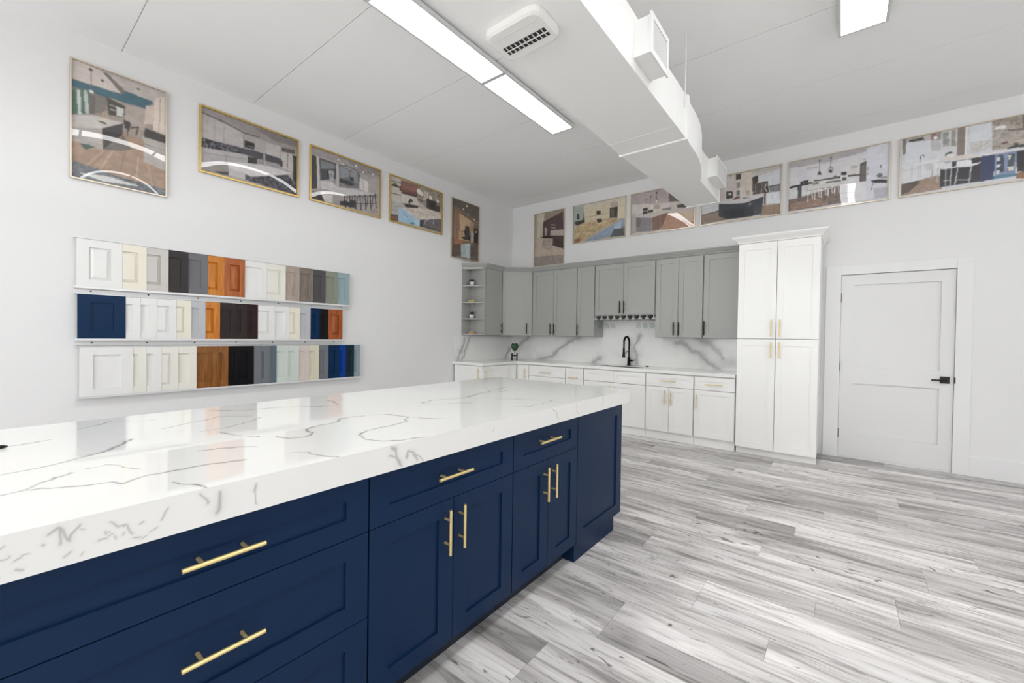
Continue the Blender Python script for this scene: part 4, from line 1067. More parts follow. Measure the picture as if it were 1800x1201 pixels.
speck = [([p[0], (p[0][0] + random.uniform(-.012, .012), p[0][1] + random.uniform(-.008, .008))], w) for p, w in speck]
Cf = veins(AY2, AZ2, VEINS['front'] + speck, 0.0017, (224, 224, 221), (112, 104, 100), soft=.10, jitter=.011, seed=21, strength=.48)
obj('slab_edge', grid_mesh('slab_edge', np.stack([np.full_like(AY2, X1 + .0002), AY2, AZ2], -1), Cf, MARBLE_V), island_top)
tag(MB().tube([(2.79, -6.30, .970), (2.828, -6.068, .970)], .0055, 10).tube([(2.828, -6.068, .970), (2.830, -6.058, .970)], [.0055, .002], 10).build('marker_pen', BLACK),
    'small black pen on the marble top at the very left edge', 'pen')

# ------------------------------------------------------------------ kitchen base run
YF = -0.63
WB = 'white base cabinets along the kitchen wall'
def base(name, label, x0, x1, fronts):
    w = x1 - x0
    fr = [(k, a - x0, b - x0, c, d, (h[0], h[1] - x0, h[2], h[3]) if h else None) for k, a, b, c, d, h in fronts]
    return cabinet(name, label, 'cabinet', (x0, YF, 0), 0, w, 0.61, 0.875, WHITE, GOLD, fr, toe=.02, z_body=.112, group=WB, fx=.06, fz=.055)
base('drawer_cabinet', 'white cabinet of three drawers just right of the corner cabinet', .873, 1.564,
     [('drawer', .880, 1.557, .700, .861, (True, 1.21, .762, .21)), ('drawer', .880, 1.557, .412, .694, (True, 1.21, .60, .21)), ('drawer', .880, 1.557, .118, .406, (True, 1.21, .27, .21))])
base('pullout_cabinet', 'narrow white pull-out cabinet left of the sink cabinet', 1.564, 1.868, [('door', 1.570, 1.862, .118, .861, (True, 1.70, .716, .17))])
sinkc = base('sink_cabinet', 'wide white sink cabinet with two false drawer fronts under the faucet', 1.868, 2.80,
     [('drawer_front', 1.876, 2.334, .700, .861, None), ('drawer_front', 2.338, 2.792, .700, .861, None), ('door', 1.876, 2.334, .118, .694, (False, 2.30, .56, .18)), ('door', 2.338, 2.792, .118, .694, (False, 2.372, .56, .18))])
base('base_cabinet', 'white cabinet with one drawer over two doors, right of the sink cabinet', 2.80, 3.41,
     [('drawer', 2.808, 3.402, .702, .861, (True, 3.10, .780, .19)), ('door', 2.808, 3.103, .118, .696, (False, 3.062, .560, .18)), ('door', 3.107, 3.402, .118, .696, (False, 3.138, .560, .18))])
base('base_cabinet', 'white cabinet with one drawer over a single door, beside the tall pantry', 3.41, 3.870,
     [('drawer', 3.418, 3.866, .702, .861, (True, 3.642, .774, .20)), ('door', 3.418, 3.866, .118, .696, (False, 3.448, .558, .18))])
for ch in list(sinkc.children):
    if ch.name.startswith('body'):
        ch.data = MB().box(.001, .019, .021, .61, .112, .875).box(.913, .931, .021, .61, .112, .875).box(.019, .913, .595, .61, .112, .875).box(.019, .913, .021, .595, .112, .130).box(.019, .913, .021, .04, .70, .875).mesh('body', WHITE)
cc = thing('corner_cabinet', 'white corner base cabinet with two narrow doors below the small vase', 'cabinet', (0, 0, 0))
MB().prism([(.02, -.02), (.02, -.832), (.608, -.832), (.608, -.608), (.872, -.608), (.872, -.02)], .112, .875).build('body', WHITE, cc)
MB().prism([(.05, -.05), (.05, -.832), (.575, -.832), (.575, -.575), (.872, -.575), (.872, -.05)], 0, .111).build('toe_kick', WHITE, cc)
f = front(cc, 'door', .655, .870, .118, .861, WHITE, y=YF, fx=.05, fz=.055); bar_handle(f, False, .145, .595, .18, GOLD)
f = front(cc, 'door', 0, .176, .118, .861, WHITE, fx=.045, fz=.055, rotz=PI / 2, loc=(.63, -.830, .118))
lc = thing('base_cabinet', 'white single-door cabinet with a panelled end at the left end of the base run', 'cabinet', (.63, -1.474, 0), PI / 2, WB)
MB().box(.021, .641, .021, .61, .112, .875).build('body', WHITE, lc)
MB().box(.05, .641, .04, .60, 0, .111).build('toe_kick', WHITE, lc)
f = front(lc, 'door', .004, .638, .118, .861, WHITE, fx=.06, fz=.055); bar_handle(f, False, .068, .622, .18, GOLD)
f = front(lc, 'end_door', 0, .57, .118, .861, WHITE, fx=.06, fz=.055, rotz=-PI / 2, loc=(0, .592, .118)); bar_handle(f, False, .525, .622, .18, GOLD)

# kitchen worktop with sink cut-out (one slab)
SX0, SX1, SY0, SY1 = 2.03, 2.64, -.53, -.17
ct = MB()
for a in [(0, .65, -1.485, -.65), (0, SX0, -.65, 0), (SX1, 3.872, -.65, 0), (SX0, SX1, -.65, SY0), (SX0, SX1, SY1, 0)]:
    ct.box(a[0], a[1], a[2], a[3], .876, .914)
tag(ct.build('kitchen_worktop', COUNTER), 'thin white L-shaped worktop on the kitchen base cabinets', 'countertop')
sk = thing('kitchen_sink', 'undermount steel sink set into the white worktop', 'sink', ((SX0 + SX1) / 2, (SY0 + SY1) / 2, .68))
hw, hd = (SX1 - SX0) / 2 - .002, (SY1 - SY0) / 2 - .002
MB().box(-hw, hw, -hd, hd, 0, .006).box(-hw, -hw + .005, -hd, hd, .006, .222).box(hw - .005, hw, -hd, hd, .006, .222).box(-hw + .005, hw - .005, -hd, -hd + .005, .006, .222).box(-hw + .005, hw - .005, hd - .005, hd, .006, .222).build('basin', STEEL, sk)
MB().lathe([(0, .012), (.04, .012), (.045, .0065)], 16).build('drain', DARKMETAL, sk)

def backsplash(name, label, rects, wall, lines, seed):
    """rects in (a0, a1, z0, z1); wall 'B' along x, 'L' along y"""
    root = thing(name, label, 'backsplash', (0, 0, .914))
    for a0, a1, z0, z1 in rects:
        na, nz_ = max(8, int((a1 - a0) / .009)), max(8, int((z1 - z0) / .009))
        A, Zg = np.meshgrid(np.linspace(a0, a1, na), np.linspace(z0, z1, nz_))
        C = veins(A, Zg, lines, .016, (233, 233, 231), (164, 163, 165), soft=.3, jitter=.02, seed=seed, strength=.8)
        if wall == 'B':
            P = np.stack([A, np.full_like(A, -.012), Zg - .914], -1); ex = MB().box(a0, a1, -.0119, -.0005, z0 - .914, z1 - .914)
        else:
            P = np.stack([np.full_like(A, .012), A, Zg - .914], -1); ex = MB().box(.0005, .0119, a0, a1, z0 - .914, z1 - .914)
        obj('slab', grid_mesh('slab', P, C, SPLASH_V, ex), root)
backsplash('backsplash', 'white marble backsplash with bold grey veins behind the faucet', [(.013, 1.872, .9145, 1.338), (1.8725, 2.80, .9145, 1.60), (2.8005, 3.870, .9145, 1.338)], 'B', VEINS['back'], 41)
backsplash('backsplash', 'white marble backsplash on the left wall under the corner shelf', [(-1.45, -.0005, .9145, 1.316)], 'L', VEINS['left'], 47)

# ------------------------------------------------------------------ wall cabinets
YU, ZU, ZUT = -.325, 1.34, 2.425
UG = 'grey wall cabinets over the worktop'
def upper(name, label, x0, x1, fronts, zb=ZU):
    fr = [('door', a - x0, b - x0, .004, ZUT - .014 - zb, (False, hx - x0, hz - zb, .18)) for a, b, hx, hz in fronts]
    return cabinet(name, label, 'cabinet', (x0, YU, zb), 0, x1 - x0, .31, ZUT - zb, GREY, BLACK, fr, group=UG, fx=.062, fz=.066, hr=.0075)
upper('wall_cabinet', 'grey double-door wall cabinet right of the diagonal corner cabinet', .692, 1.566, [(.722, 1.128, 1.092, 1.452), (1.134, 1.561, 1.162, 1.452)])
upper('wall_cabinet', 'narrow grey single-door wall cabinet left of the stemware rack', 1.566, 1.872, [(1.572, 1.867, 1.592, 1.446)])
upper('wall_cabinet', 'short grey double-door wall cabinet above the stemware rack', 1.872, 2.80, [(1.880, 2.330, 2.288, 1.772), (2.336, 2.792, 2.350, 1.770)], zb=1.66)
upper('wall_cabinet', 'grey double-door wall cabinet right of the stemware rack', 2.80, 3.42, [(2.808, 3.106, 3.060, 1.460), (3.112, 3.414, 3.126, 1.460)])
upper('wall_cabinet', 'grey single-door wall cabinet beside the tall pantry', 3.42, 3.870, [(3.428, 3.866, 3.445, 1.465)])
lu = cabinet('wall_cabinet', 'narrow grey wall cabinet between the open corner shelf and the diagonal cabinet', 'cabinet', (.325, -1.08, ZU), PI / 2, .44, .315, ZUT - ZU, GREY, BLACK,
             [('door', .006, .412, .004, ZUT - .014 - ZU, (False, .388, .115, .18))], group=UG, fx=.062, hr=.0075)
dg = thing('corner_wall_cabinet', 'grey diagonal corner wall cabinet above the small vase', 'cabinet', (.325, -.64, ZU), math.atan2(.315, .365), UG)
ang = math.atan2(.315, .365); dw = math.hypot(.315, .365)
rot = lambda x, y: ((x - .325) * math.cos(ang) + (y + .64) * math.sin(ang), -(x - .325) * math.sin(ang) + (y + .64) * math.cos(ang))
ci, si = math.sin(ang) * .021, math.cos(ang) * .021
MB().prism([rot(*p) for p in [(.01, -.013), (.01, -.639), (.325 - ci, -.639), (.691, -.325 + si), (.691, -.013)]], 0, ZUT - ZU).build('body', GREY, dg)
f = front(dg, 'door', .035, dw - .055, .004, ZUT - .014 - ZU, GREY, fx=.062); bar_handle(f, False, dw - .115, .115, .18, BLACK, r=.0075)

es = thing('corner_shelf', 'grey open end shelf with angled front at the left end of the wall cabinets', 'shelf', (0, -1.08, ZU))
hS = ZUT - ZU
MB().box(.001, .325, -.018, -.001, 0, hS).build('side_panel', GREY, es)
MB().box(.0005, .012, -.222, -.0185, 0, hS).build('back_panel', GREY, es)
MB().box(.300, .325, -.030, -.0185, .02, hS - .02).build('stile', GREY, es)
tri = [(.0125, -.0185), (.299, -.0185), (.290, -.045), (.17, -.140), (.03, -.222), (.0125, -.222)]
for z in (0, .246, .510, .780):
    MB().prism(tri, z, z + .018).build('shelf_board', GREY, es)
MB().prism(tri, hS - .03, hS).build('top_board', GREY, es)

def sweep(name, m, path, prof, parent=None, z=0.0, side=1, loc=(0, 0, 0)):
    """mitred moulding: profile (outward, height) carried along a plan path"""
    n = len(path); rows = []
    for i in range(n):
        ds = []
        if i > 0: ds.append((Vector(path[i]) - Vector(path[i - 1])).normalized())
        if i < n - 1: ds.append((Vector(path[i + 1]) - Vector(path[i])).normalized())
        ns = [Vector((d.y, -d.x)) * side for d in ds]
        if len(ns) == 2:
            b = (ns[0] + ns[1]).normalized(); b = b / max(.3, b.dot(ns[0]))
        else: b = ns[0]
        rows.append([(path[i][0] + b.x * o, path[i][1] + b.y * o, z + h) for o, h in prof])
    k = len(prof); b = MB(); v = [p for r in rows for p in r]; fcs = []
    for i in range(n - 1):
        for j in range(k): fcs.append((i * k + j, i * k + (j + 1) % k, (i + 1) * k + (j + 1) % k, (i + 1) * k + j))
    fcs += [tuple(range(k)), tuple(range((n - 1) * k, n * k))]
    b.add(v, fcs)
    return b.build(name, m, parent, loc)
cr = [(-.012, .0), (.006, .0), (.010, .012), (.022, .022), (.040, .046), (.050, .054), (.052, .066), (-.012, .066)]
cm = sweep('crown_moulding', GREY, [(.002, -1.302), (.325, -1.085), (.325, -.64), (.690, -.325), (3.868, -.325)], cr, z=ZUT + .0005)
tag(cm, 'grey crown moulding running along the top of the wall cabinets', 'moulding')

# stemware rack and glasses
rk = thing('stemware_rack', 'grey hanging stemware rack under the short wall cabinet', 'rack', (2.336, -.17, 1.592))
MB().box(-.455, .455, -.145, .145, .060, .0675).build('top_plate', GREY, rk)
for i in range(10):
    x = -.446 + i * .0991
    MB().add([(x - .008, -.148, .060), (x + .008, -.148, .060), (x + .008, -.148, .030), (x + .032, -.148, .012), (x + .032, -.148, 0), (x - .032, -.148, 0), (x - .032, -.148, .012), (x - .008, -.148, .030),
              (x - .008, .14, .060), (x + .008, .14, .060), (x + .008, .14, .030), (x + .032, .14, .012), (x + .032, .14, 0), (x - .032, .14, 0), (x - .032, .14, .012), (x - .008, .14, .030)],
             [tuple(range(8)), tuple(range(15, 7, -1))] + [(j, (j + 1) % 8, 8 + (j + 1) % 8, 8 + j) for j in range(8)]).build('rail', PLASTIC if False else GREY, rk)
gl_me = MB().lathe([(.0, .0), (.030, .001), (.030, .004), (.006, .008), (.0035, .014), (.0035, -.055), (.006, -.062), (.028, -.085), (.034, -.11), (.030, -.15), (.0285, -.15), (.0325, -.11), (.0265, -.086), (.001, -.066)], 18).mesh('wine_glass', CLEAR)
for i, s in enumerate((0, 1, 2, 6, 7, 8)):
    x = 2.336 - .446 + (s + .5) * .0991
    tag(obj('wine_glass', gl_me, None, (x, -.24, 1.592 + .0225)), 'clear wine glass hanging upside down, %s from the left under the grey cabinet' % ['first', 'second', 'third', 'fourth', 'fifth', 'sixth'][i], 'glass', 'wine glasses in the stemware rack')

# faucet
fc = thing('faucet', 'tall black spring faucet behind the sink', 'faucet', (2.335, -.085, .914))
MB().lathe([(0, 0), (.03, 0), (.03, .008), (.023, .012), (.023, .12), (.018, .125), (0, .125)], 18).build('base', BLACK, fc)
arc = [(0, 0, .12), (0, 0, .30)] + [(0, -.095 + .095 * math.cos(a), .34 + .09 * math.sin(a)) for a in np.linspace(0, PI, 13)] + [(0, -.19, .25)]
MB().tube(arc, .011, 10).build('spout', BLACK, fc)
sp = MB()
coil = []
for i in range(260):
    t = i / 259 * (len(arc) - 1); k = min(int(t), len(arc) - 2); u = t - k
    p = Vector(arc[k]).lerp(Vector(arc[k + 1]), u); tg = (Vector(arc[k + 1]) - Vector(arc[k])).normalized()
    a = Vector((1, 0, 0)); b = tg.cross(a); th = i * 0.72
    coil.append(p + (a * math.cos(th) + b * math.sin(th)) * .0145)
sp.tube(coil, .0026, 5).build('spring', BLACK, fc)
MB().lathe([(0, .26), (.015, .26), (.017, .20), (.021, .14), (.023, .125), (0, .125)], 16, (0, -.19)).build('spray_head', BLACK, fc)
MB().tube([(0, 0, .235), (0, -.17, .175)], .006, 8).build('holder_arm', BLACK, fc)
MB().tube([(.02, 0, .075), (.055, 0, .075)], .014, 12).tube([(.05, 0, .075), (.10, -.02, .085)], .006, 8).build('lever', BLACK, fc)
tag(MB().lathe([(0, .012), (.020, .012), (.024, .006), (.024, 0), (0, 0)], 16).build('air_switch', BLACK, loc=(2.62, -.10, .914)), 'small round black button on the worktop right of the faucet', 'button')

# vase with a leaf in the corner
vs = thing('leaf_vase', 'small black framed vase holding one green leaf, in the worktop corner', 'vase', (.50, -.53, .914), PI / 4)
for s in (-1, 1): MB().box(s * .042 - .011, s * .042 + .011, -.012, .012, 0, .125).build('upright', BLACK, vs, bevel=.003)
MB().box(-.031, .031, -.008, .008, .075, .092).build('crossbar', BLACK, vs)
MB().lathe([(.001, .004), (.018, .008), (.022, .04), (.014, .075), (.012, .12), (.014, .125)], 14).build('bulb', CLEAR, vs)
MB().tube([(0, 0, .01), (.004, 0, .10), (0, -.004, .17), (.01, -.006, .22)], .0028, 6).build('stem', LEAF, vs)
lv = []; lf = []
out = [(0, 0), (.035, .02), (.058, .06), (.062, .10), (.045, .13), (.02, .135), (0, .118), (-.02, .135), (-.045, .13), (-.062, .10), (-.058, .06), (-.035, .02)]
lv = [(.01, -.012, .215)] + [(x * 1.0, -.006 - abs(x) * .35 - .1 * z * z, .16 + z) for x, z in out]
lf = [(0, 1 + i, 1 + (i + 1) % len(out)) for i in range(len(out))]
lv2 = [(x, y + .0018, z) for x, y, z in lv]; n = len(lv)
MB().add(lv + lv2, lf + [(a + n, c + n, b + n) for a, b, c in lf] + [(1 + i, 1 + (i + 1) % 12, n + 1 + (i + 1) % 12, n + 1 + i) for i in range(12)], True).build('leaf', LEAF, vs)

# shelf items
def potted(z, label, spiky):
    t = thing('potted_plant', label, 'plant', (.105, -1.172, z), 0, 'ornaments on the corner shelf')
    MB().lathe([(0, 0), (.030, 0), (.040, .062), (.036, .062), (.035, .048), (0, .048)], 16).build('pot', POT, t)
    MB().lathe([(0, .049), (.034, .049), (.034, .046)], 12).build('soil', SOIL, t)
    m = LEAF2
    for k in range(18 if not spiky else 9):
        a = k * 2.4; el = random.uniform(.55, 1.3) if not spiky else random.uniform(.85, 1.35); L = random.uniform(.055, .075) if not spiky else random.uniform(.06, .10)
        d = Vector((math.cos(a) * math.cos(el), math.sin(a) * math.cos(el), math.sin(el))); s = Vector((-math.sin(a), math.cos(a), 0)) * (.02 if not spiky else .011)
        up = d.cross(s).normalized() * .0012; b0 = Vector((d.x * .008, d.y * .008, .047))
        pts = [b0, b0 + d * L * .55 + s, b0 + d * L, b0 + d * L * .55 - s]
        MB().add([p + up for p in pts] + [p - up for p in pts], [(0, 1, 2, 3), (7, 6, 5, 4), (0, 4, 5, 1), (1, 5, 6, 2), (2, 6, 7, 3), (3, 7, 4, 0)]).build('leaf', m, t)
def cloche(z, label, m):
    t = thing('glass_cloche', label, 'dome', (.105, -1.172, z), 0, 'ornaments on the corner shelf')
    MB().lathe([(0, 0), (.052, 0), (.058, .008), (.058, .024), (.050, .030), (0, .030)], 20).build('base', m, t)
    MB().lathe([(.042, .031), (.042, .045), (.034, .062), (.015, .074), (.0, .076)], 18).build('dome', CLEAR, t)
    MB().lathe([(0, .077), (.005, .078), (.010, .086), (.009, .094), (0, .098)], 12).build('knob', STEEL, t)
potted(ZU + .780 + .018, 'bushy dark green plant in a white pot, top of the corner shelf', False)
cloche(ZU + .510 + .018, 'glass dome on a pale straw-coloured base on the upper-middle shelf', STRAW)
potted(ZU + .246 + .018, 'spiky dark green plant in a white pot on the lower-middle shelf', True)
cloche(ZU + .018, 'glass dome on a tan wooden base on the lowest corner shelf', WOODB)

# ------------------------------------------------------------------ pantry
PX0 = 3.880
pc = cabinet('pantry_cabinet', 'tall white four-door pantry cabinet beside the interior door', 'cabinet', (PX0, -.646, 0), 0, .772, .63, 2.432, WHITE, GOLD,
             [('door', .003, .381, .084, 1.336, (False, .339, 1.213, .18)), ('door', .387, .769, .084, 1.336, (False, .418, 1.213, .18)),
              ('door', .003, .381, 1.344, 2.428, (False, .341, 1.460, .19)), ('door', .387, .769, 1.344, 2.428, (False, .420, 1.460, .19))], toe=.045, z_body=.080, fx=.062, fz=.075)
crp = [(-.012, .0), (.006, .0), (.012, .016), (.030, .034), (.052, .052), (.062, .066), (.062, .078), (-.012, .078)]
sweep('crown', WHITE, [(0, .26), (0, 0), (.772, 0), (.772, .63)], crp, pc, z=2.4325)

# ------------------------------------------------------------------ sample door display on the left wall
SX = 0.052
def paint(name, rgb, rough=.35): return mat('sample_' + name, rgb, rough, var=.015, spec=.5 if max(rgb) > 160 else .15)
S = dict(
    white=paint('white', (226, 226, 224)), ivory=paint('ivory', (226, 224, 215)), cream=paint('cream', (228, 223, 208)),
    lightgrey=paint('light_grey', (196, 192, 188)), midgrey=paint('mid_grey', (112, 112, 116)), palegrey=paint('pale_grey', (182, 184, 188)),
    charcoal=paint('charcoal', (58, 54, 54)), slate=paint('slate', (84, 82, 84)), sage=paint('sage', (136, 140, 128)), bluegrey=paint('blue_grey', (142, 164, 168)),
    navy=paint('navy', (8, 42, 76)), espresso=paint('espresso', (52, 46, 44), .3), darkcherry=paint('dark_cherry', (50, 32, 34), .3), black=paint('black', (22, 20, 22), .3),
    taupe=wood_mat('sample_taupe_wood', (176, 162, 150), (152, 138, 126)), brown=wood_mat('sample_grey_brown', (132, 122, 112), (108, 98, 88)),
    orange=wood_mat('sample_honey', (206, 132, 40), (178, 100, 18)), russet=wood_mat('sample_russet', (180, 102, 46), (146, 72, 26)), chestnut=wood_mat('sample_chestnut', (146, 96, 42), (112, 66, 22)),
    cherry=wood_mat('sample_cherry', (172, 90, 32), (130, 60, 14)), steel=paint('steel_grey', (112, 116, 122)), slateblue=paint('slate_blue', (92, 104, 114)), mint=paint('pale_mint', (200, 208, 202)),
    blush=paint('blush_beige', (206, 194, 186)), palecream=paint('pale_cream', (210, 206, 184)), blue=paint('bright_blue', (8, 56, 140)), teal=paint('dark_teal', (24, 44, 54)), mist=paint('mist_blue', (136, 154, 164)))
ROWS = [
    ('top', 1.676, 2.062, [-5.640, -5.369, -5.212, -5.061, -4.915, -4.762, -4.625, -4.446, -4.238, -4.048, -3.901, -3.747, -3.599, -3.446, -3.294],
     [('white', 'r', 'white raised-panel'), ('cream', 'r', 'cream glazed'), ('lightgrey', 'r', 'light grey raised-panel'), ('charcoal', 's', 'charcoal shaker'), ('midgrey', 's', 'mid grey shaker'), ('orange', 'r', 'honey wood raised-panel'), ('russet', 'r', 'russet wood raised-panel'),
      ('white', 's', 'white shaker'), ('ivory', 'r', 'ivory raised-panel'), ('taupe', 's', 'taupe wood-grain'), ('brown', 's', 'grey-brown'), ('slate', 's', 'dark slate'), ('sage', 's', 'sage green'), ('bluegrey', 's', 'pale blue-grey')]),
    ('middle', 1.254, 1.616, [-5.635, -5.348, -5.251, -5.140, -5.002, -4.891, -4.780, -4.661, -4.516, -4.424, -4.323, -4.156, -4.006, -3.892, -3.772, -3.666, -3.562, -3.382],
     [('navy', 's', 'navy shaker'), ('white', 's', 'white glazed'), ('white', 's', 'white shaker'), ('white', 'r', 'white raised-panel'), ('cream', 'r', 'cream glazed'), ('palegrey', 's', 'pale grey'), ('orange', 'r', 'honey wood'), ('espresso', 's', 'espresso shaker'), ('espresso', 's', 'espresso'), ('darkcherry', 's', 'dark cherry'),
      ('white', 'r', 'white raised-panel'), ('white', 's', 'white shaker'), ('cream', 'r', 'cream raised-panel'), ('palegrey', 's', 'pale grey shaker'), ('navy', 's', 'navy'), ('black', 's', 'black'), ('cherry', 'r', 'cherry wood raised-panel')]),
    ('bottom', 0.786, 1.188, [-5.623, -5.300, -5.212, -5.107, -4.988, -4.849, -4.671, -4.589, -4.478, -4.358, -4.288, -4.204, -4.136, -4.014, -3.898, -3.786, -3.670, -3.556, -3.419, -3.334, -3.223, -3.139],
     [('white', 's', 'white shaker'), ('ivory', 's', 'ivory shaker'), ('white', 's', 'narrow white'), ('ivory', 'r', 'ivory raised-panel'), ('ivory', 's', 'ivory flat-panel'), ('chestnut', 's', 'chestnut wood'), ('chestnut', 's', 'narrow chestnut wood'), ('black', 's', 'black'), ('black', 's', 'black'), ('steel', 's', 'steel grey'), ('steel', 's', 'steel grey'), ('slateblue', 's', 'plain slate'),
      ('mint', 's', 'pale mint'), ('mint', 's', 'pale mint'), ('blush', 's', 'blush beige'), ('palecream', 's', 'pale cream'), ('steel', 's', 'steel grey'), ('navy', 's', 'deep navy'), ('blue', 's', 'bright blue'), ('teal', 's', 'dark teal'), ('mist', 's', 'mist blue')]),
]
ORD = ['first', 'second', 'third', 'fourth', 'fifth', 'sixth', 'seventh', 'eighth', 'ninth', 'tenth', 'eleventh', 'twelfth', 'thirteenth', 'fourteenth', 'fifteenth', 'sixteenth', 'seventeenth', 'eighteenth', 'nineteenth', 'twentieth', 'twenty-first']
for rname, z0, z1, ys_, doors in ROWS:
    for k, (key, style, desc) in enumerate(doors):
        w = ys_[k + 1] - ys_[k] - .0012; h = z1 - z0
        first = k == 0 or desc.startswith('russet') or (rname == 'middle' and k == 16)
        m = S[key]
        stile = .055 if not first else min(.075, w * .26)
        d = MB()
        fz = .062
        dep = SX + random.uniform(-.001, .001)
        if not first and w < .075:
            # narrow strip: only the flat stile shows
            o = MB().box(0, w, 0, .019, 0, h).build('cabinet_door_sample', m, None, (dep, ys_[k], z0), PI / 2, bevel=.0012)
        else:
            holder = None
            b = MB(); fl = stile if first else 0
            b.box(w - stile, w, 0, .019, 0, h)
            if fl: b.box(0, fl, 0, .019, 0, h)
            b.box(fl, w - stile, 0, .019, 0, fz).box(fl, w - stile, 0, .019, h - fz, h)
            o = b.build('cabinet_door_sample', m, None, (dep, ys_[k], z0), PI / 2)
            a0, a1, c0, c1 = fl, w - stile, fz, h - fz
            p = MB(); rec = .0125
            e = min(.026, (a1 - a0) * .35) if style == 'r' else 0
            if e:
                e0 = e if first else 0
                v = [(a0, rec, c0), (a1, rec, c0), (a1, rec, c1), (a0, rec, c1), (a0 + e0, .001, c0 + e), (a1 - e, .001, c0 + e), (a1 - e, .001, c1 - e), (a0 + e0, .001, c1 - e),
                     (a0, .017, c0), (a1, .017, c0), (a1, .017, c1), (a0, .017, c1)]
                p.add(v, [(4, 5, 6, 7), (0, 1, 5, 4), (1, 2, 6, 5), (2, 3, 7, 6), (3, 0, 4, 7), (8, 11, 10, 9), (0, 8, 9, 1), (1, 9, 10, 2), (2, 10, 11, 3), (3, 11, 8, 0)])
            else: p.box(a0, a1, rec, .017, c0, c1)
            p.build('center_panel', m, o)
        tag(o, '%s sample door, %s from the left in the %s row' % (desc, ORD[k], rname), 'sample door', 'sample doors in the %s display row' % rname)
    ya, yb = ys_[0] - .015, ys_[-1] + .012
    rail = thing('display_rail', 'aluminium wall rail holding the %s row of sample doors' % rname, 'rail', (0, ya, z0), PI / 2, 'display rails on the left wall')
    L = yb - ya
    MB().box(0, L, -.056, -.0005, -.008, -.002).box(0, L, -.060, -.056, -.012, .006).build('bottom_channel', ALU, rail)
    if rname != 'bottom': MB().box(0, L, -.010, -.0005, -.052, -.008).build('bottom_flange', ALU, rail)
    MB().box(0, L, -.056, -.0005, z1 - z0 + .002, z1 - z0 + .008).build('top_channel', ALU, rail)
    for i in range(7 if rname != 'bottom' else 0):
        MB().lathe([(0, 0), (.006, 0), (.006, .003), (0, .004)], 8).build('screw', DARKMETAL, rail).matrix_local = Matrix.Translation((.1 + i * (L - .2) / 6, -.0105, -.030)) @ Matrix.Rotation(PI / 2, 4, 'X')

# ------------------------------------------------------------------ framed kitchen photographs
def inside(U, V, pts):
    r = np.zeros(U.shape, bool); n = len(pts); j = n - 1
    for i in range(n):
        (xi, yi), (xj, yj) = pts[i], pts[j]
        if yi != yj:
            c = ((yi > V) != (yj > V)) & (U < (xj - xi) * (V - yi) / (yj - yi) + xi)
            r ^= c
        j = i
    return r
def raster(items, w, h, cell, seed):
    nu, nv = int(w / cell) + 1, int(h / cell) + 1
    U, V = np.meshgrid(np.linspace(0, 1, nu), np.linspace(0, 1, nv))
    C = np.zeros((nv, nu, 3)); rg = np.random.default_rng(seed)
    N1 = np.clip((vnoise(U * w / .011, V * h / .011, seed) - .5) * 1.6 + (vnoise(U * w / .025, V * h / .025, seed + 1) - .5) * .8, -1, 1)
    for it in items:
        c = np.array(lin(it[1]))
        if it[0] == 'b': C[:] = c; continue
        if it[0] == 'p':
            m = inside(U, V, it[2]); s = it[3]
            C[m] = c if not s else np.clip(c[None] * (1 + 1.6 * s * N1[m])[:, None] + max(0, s - .5) * .25 * (N1[m] > .25)[:, None], 0, 1)
        elif it[0] == 'l':
            hw = max(it[3] / 2, cell * .55)
            for (u0, v0), (u1, v1) in zip(it[2][:-1], it[2][1:]):
                dx, dy = (u1 - u0) * w, (v1 - v0) * h; px, py = (U - u0) * w, (V - v0) * h
                t = np.clip((px * dx + py * dy) / (dx * dx + dy * dy + 1e-9), 0, 1)
                C[np.hypot(px - t * dx, py - t * dy) < hw] = c
        else:
            (u0, v0), = it[2]
            C[np.hypot((U - u0) * w, (V - v0) * h) < max(it[3], cell * .8)] = c
    K = np.pad(C, ((1, 1), (1, 1), (0, 0)), 'edge')
    C = .4 * C + .15 * (K[:-2, 1:-1] + K[2:, 1:-1] + K[1:-1, :-2] + K[1:-1, 2:])
    grey_ = C.mean(-1, keepdims=True)
    C = grey_ + (C - grey_) * .74
    mott = (vnoise(U * w / .016, V * h / .016, seed + 7) - .5) * .12 + (vnoise(U * w / .05, V * h / .03, seed + 8) - .5) * .26 + (vnoise(U * w / .007, V * h / .007, seed + 9) - .5) * .08
    C *= (1 + mott[..., None] * np.clip(1.15 - grey_, .35, 1)) * (1 + .08 * (rg.random((nv, nu, 1)) - .5))
    return U * w, V * h, np.clip(C, 0, 1)
PIC_LABELS = [
    'pale-framed portrait photo of a kitchen with a teal wall, first on the left wall', 'gold-framed photo of a white kitchen with blue mosaic tiles on the left wall',
    'gold-framed photo of a white island with a row of dark bar stools', 'gold-framed photo of an island with a pale blue waterfall end', 'portrait photo of a warm wood kitchen, nearest the corner on the left wall',
    'portrait photo of a kitchen with dark brown cabinets, nearest the corner on the back wall', 'photo of a cream kitchen with a golden granite island top', 'photo of a kitchen island with reddish-brown wooden side, partly behind the duct',
    'photo of a kitchen with a charcoal island, right of the duct', 'photo of a long white kitchen with pendant lamps and a row of stools', 'photo of white bar stools at a navy island, rightmost on the back wall']
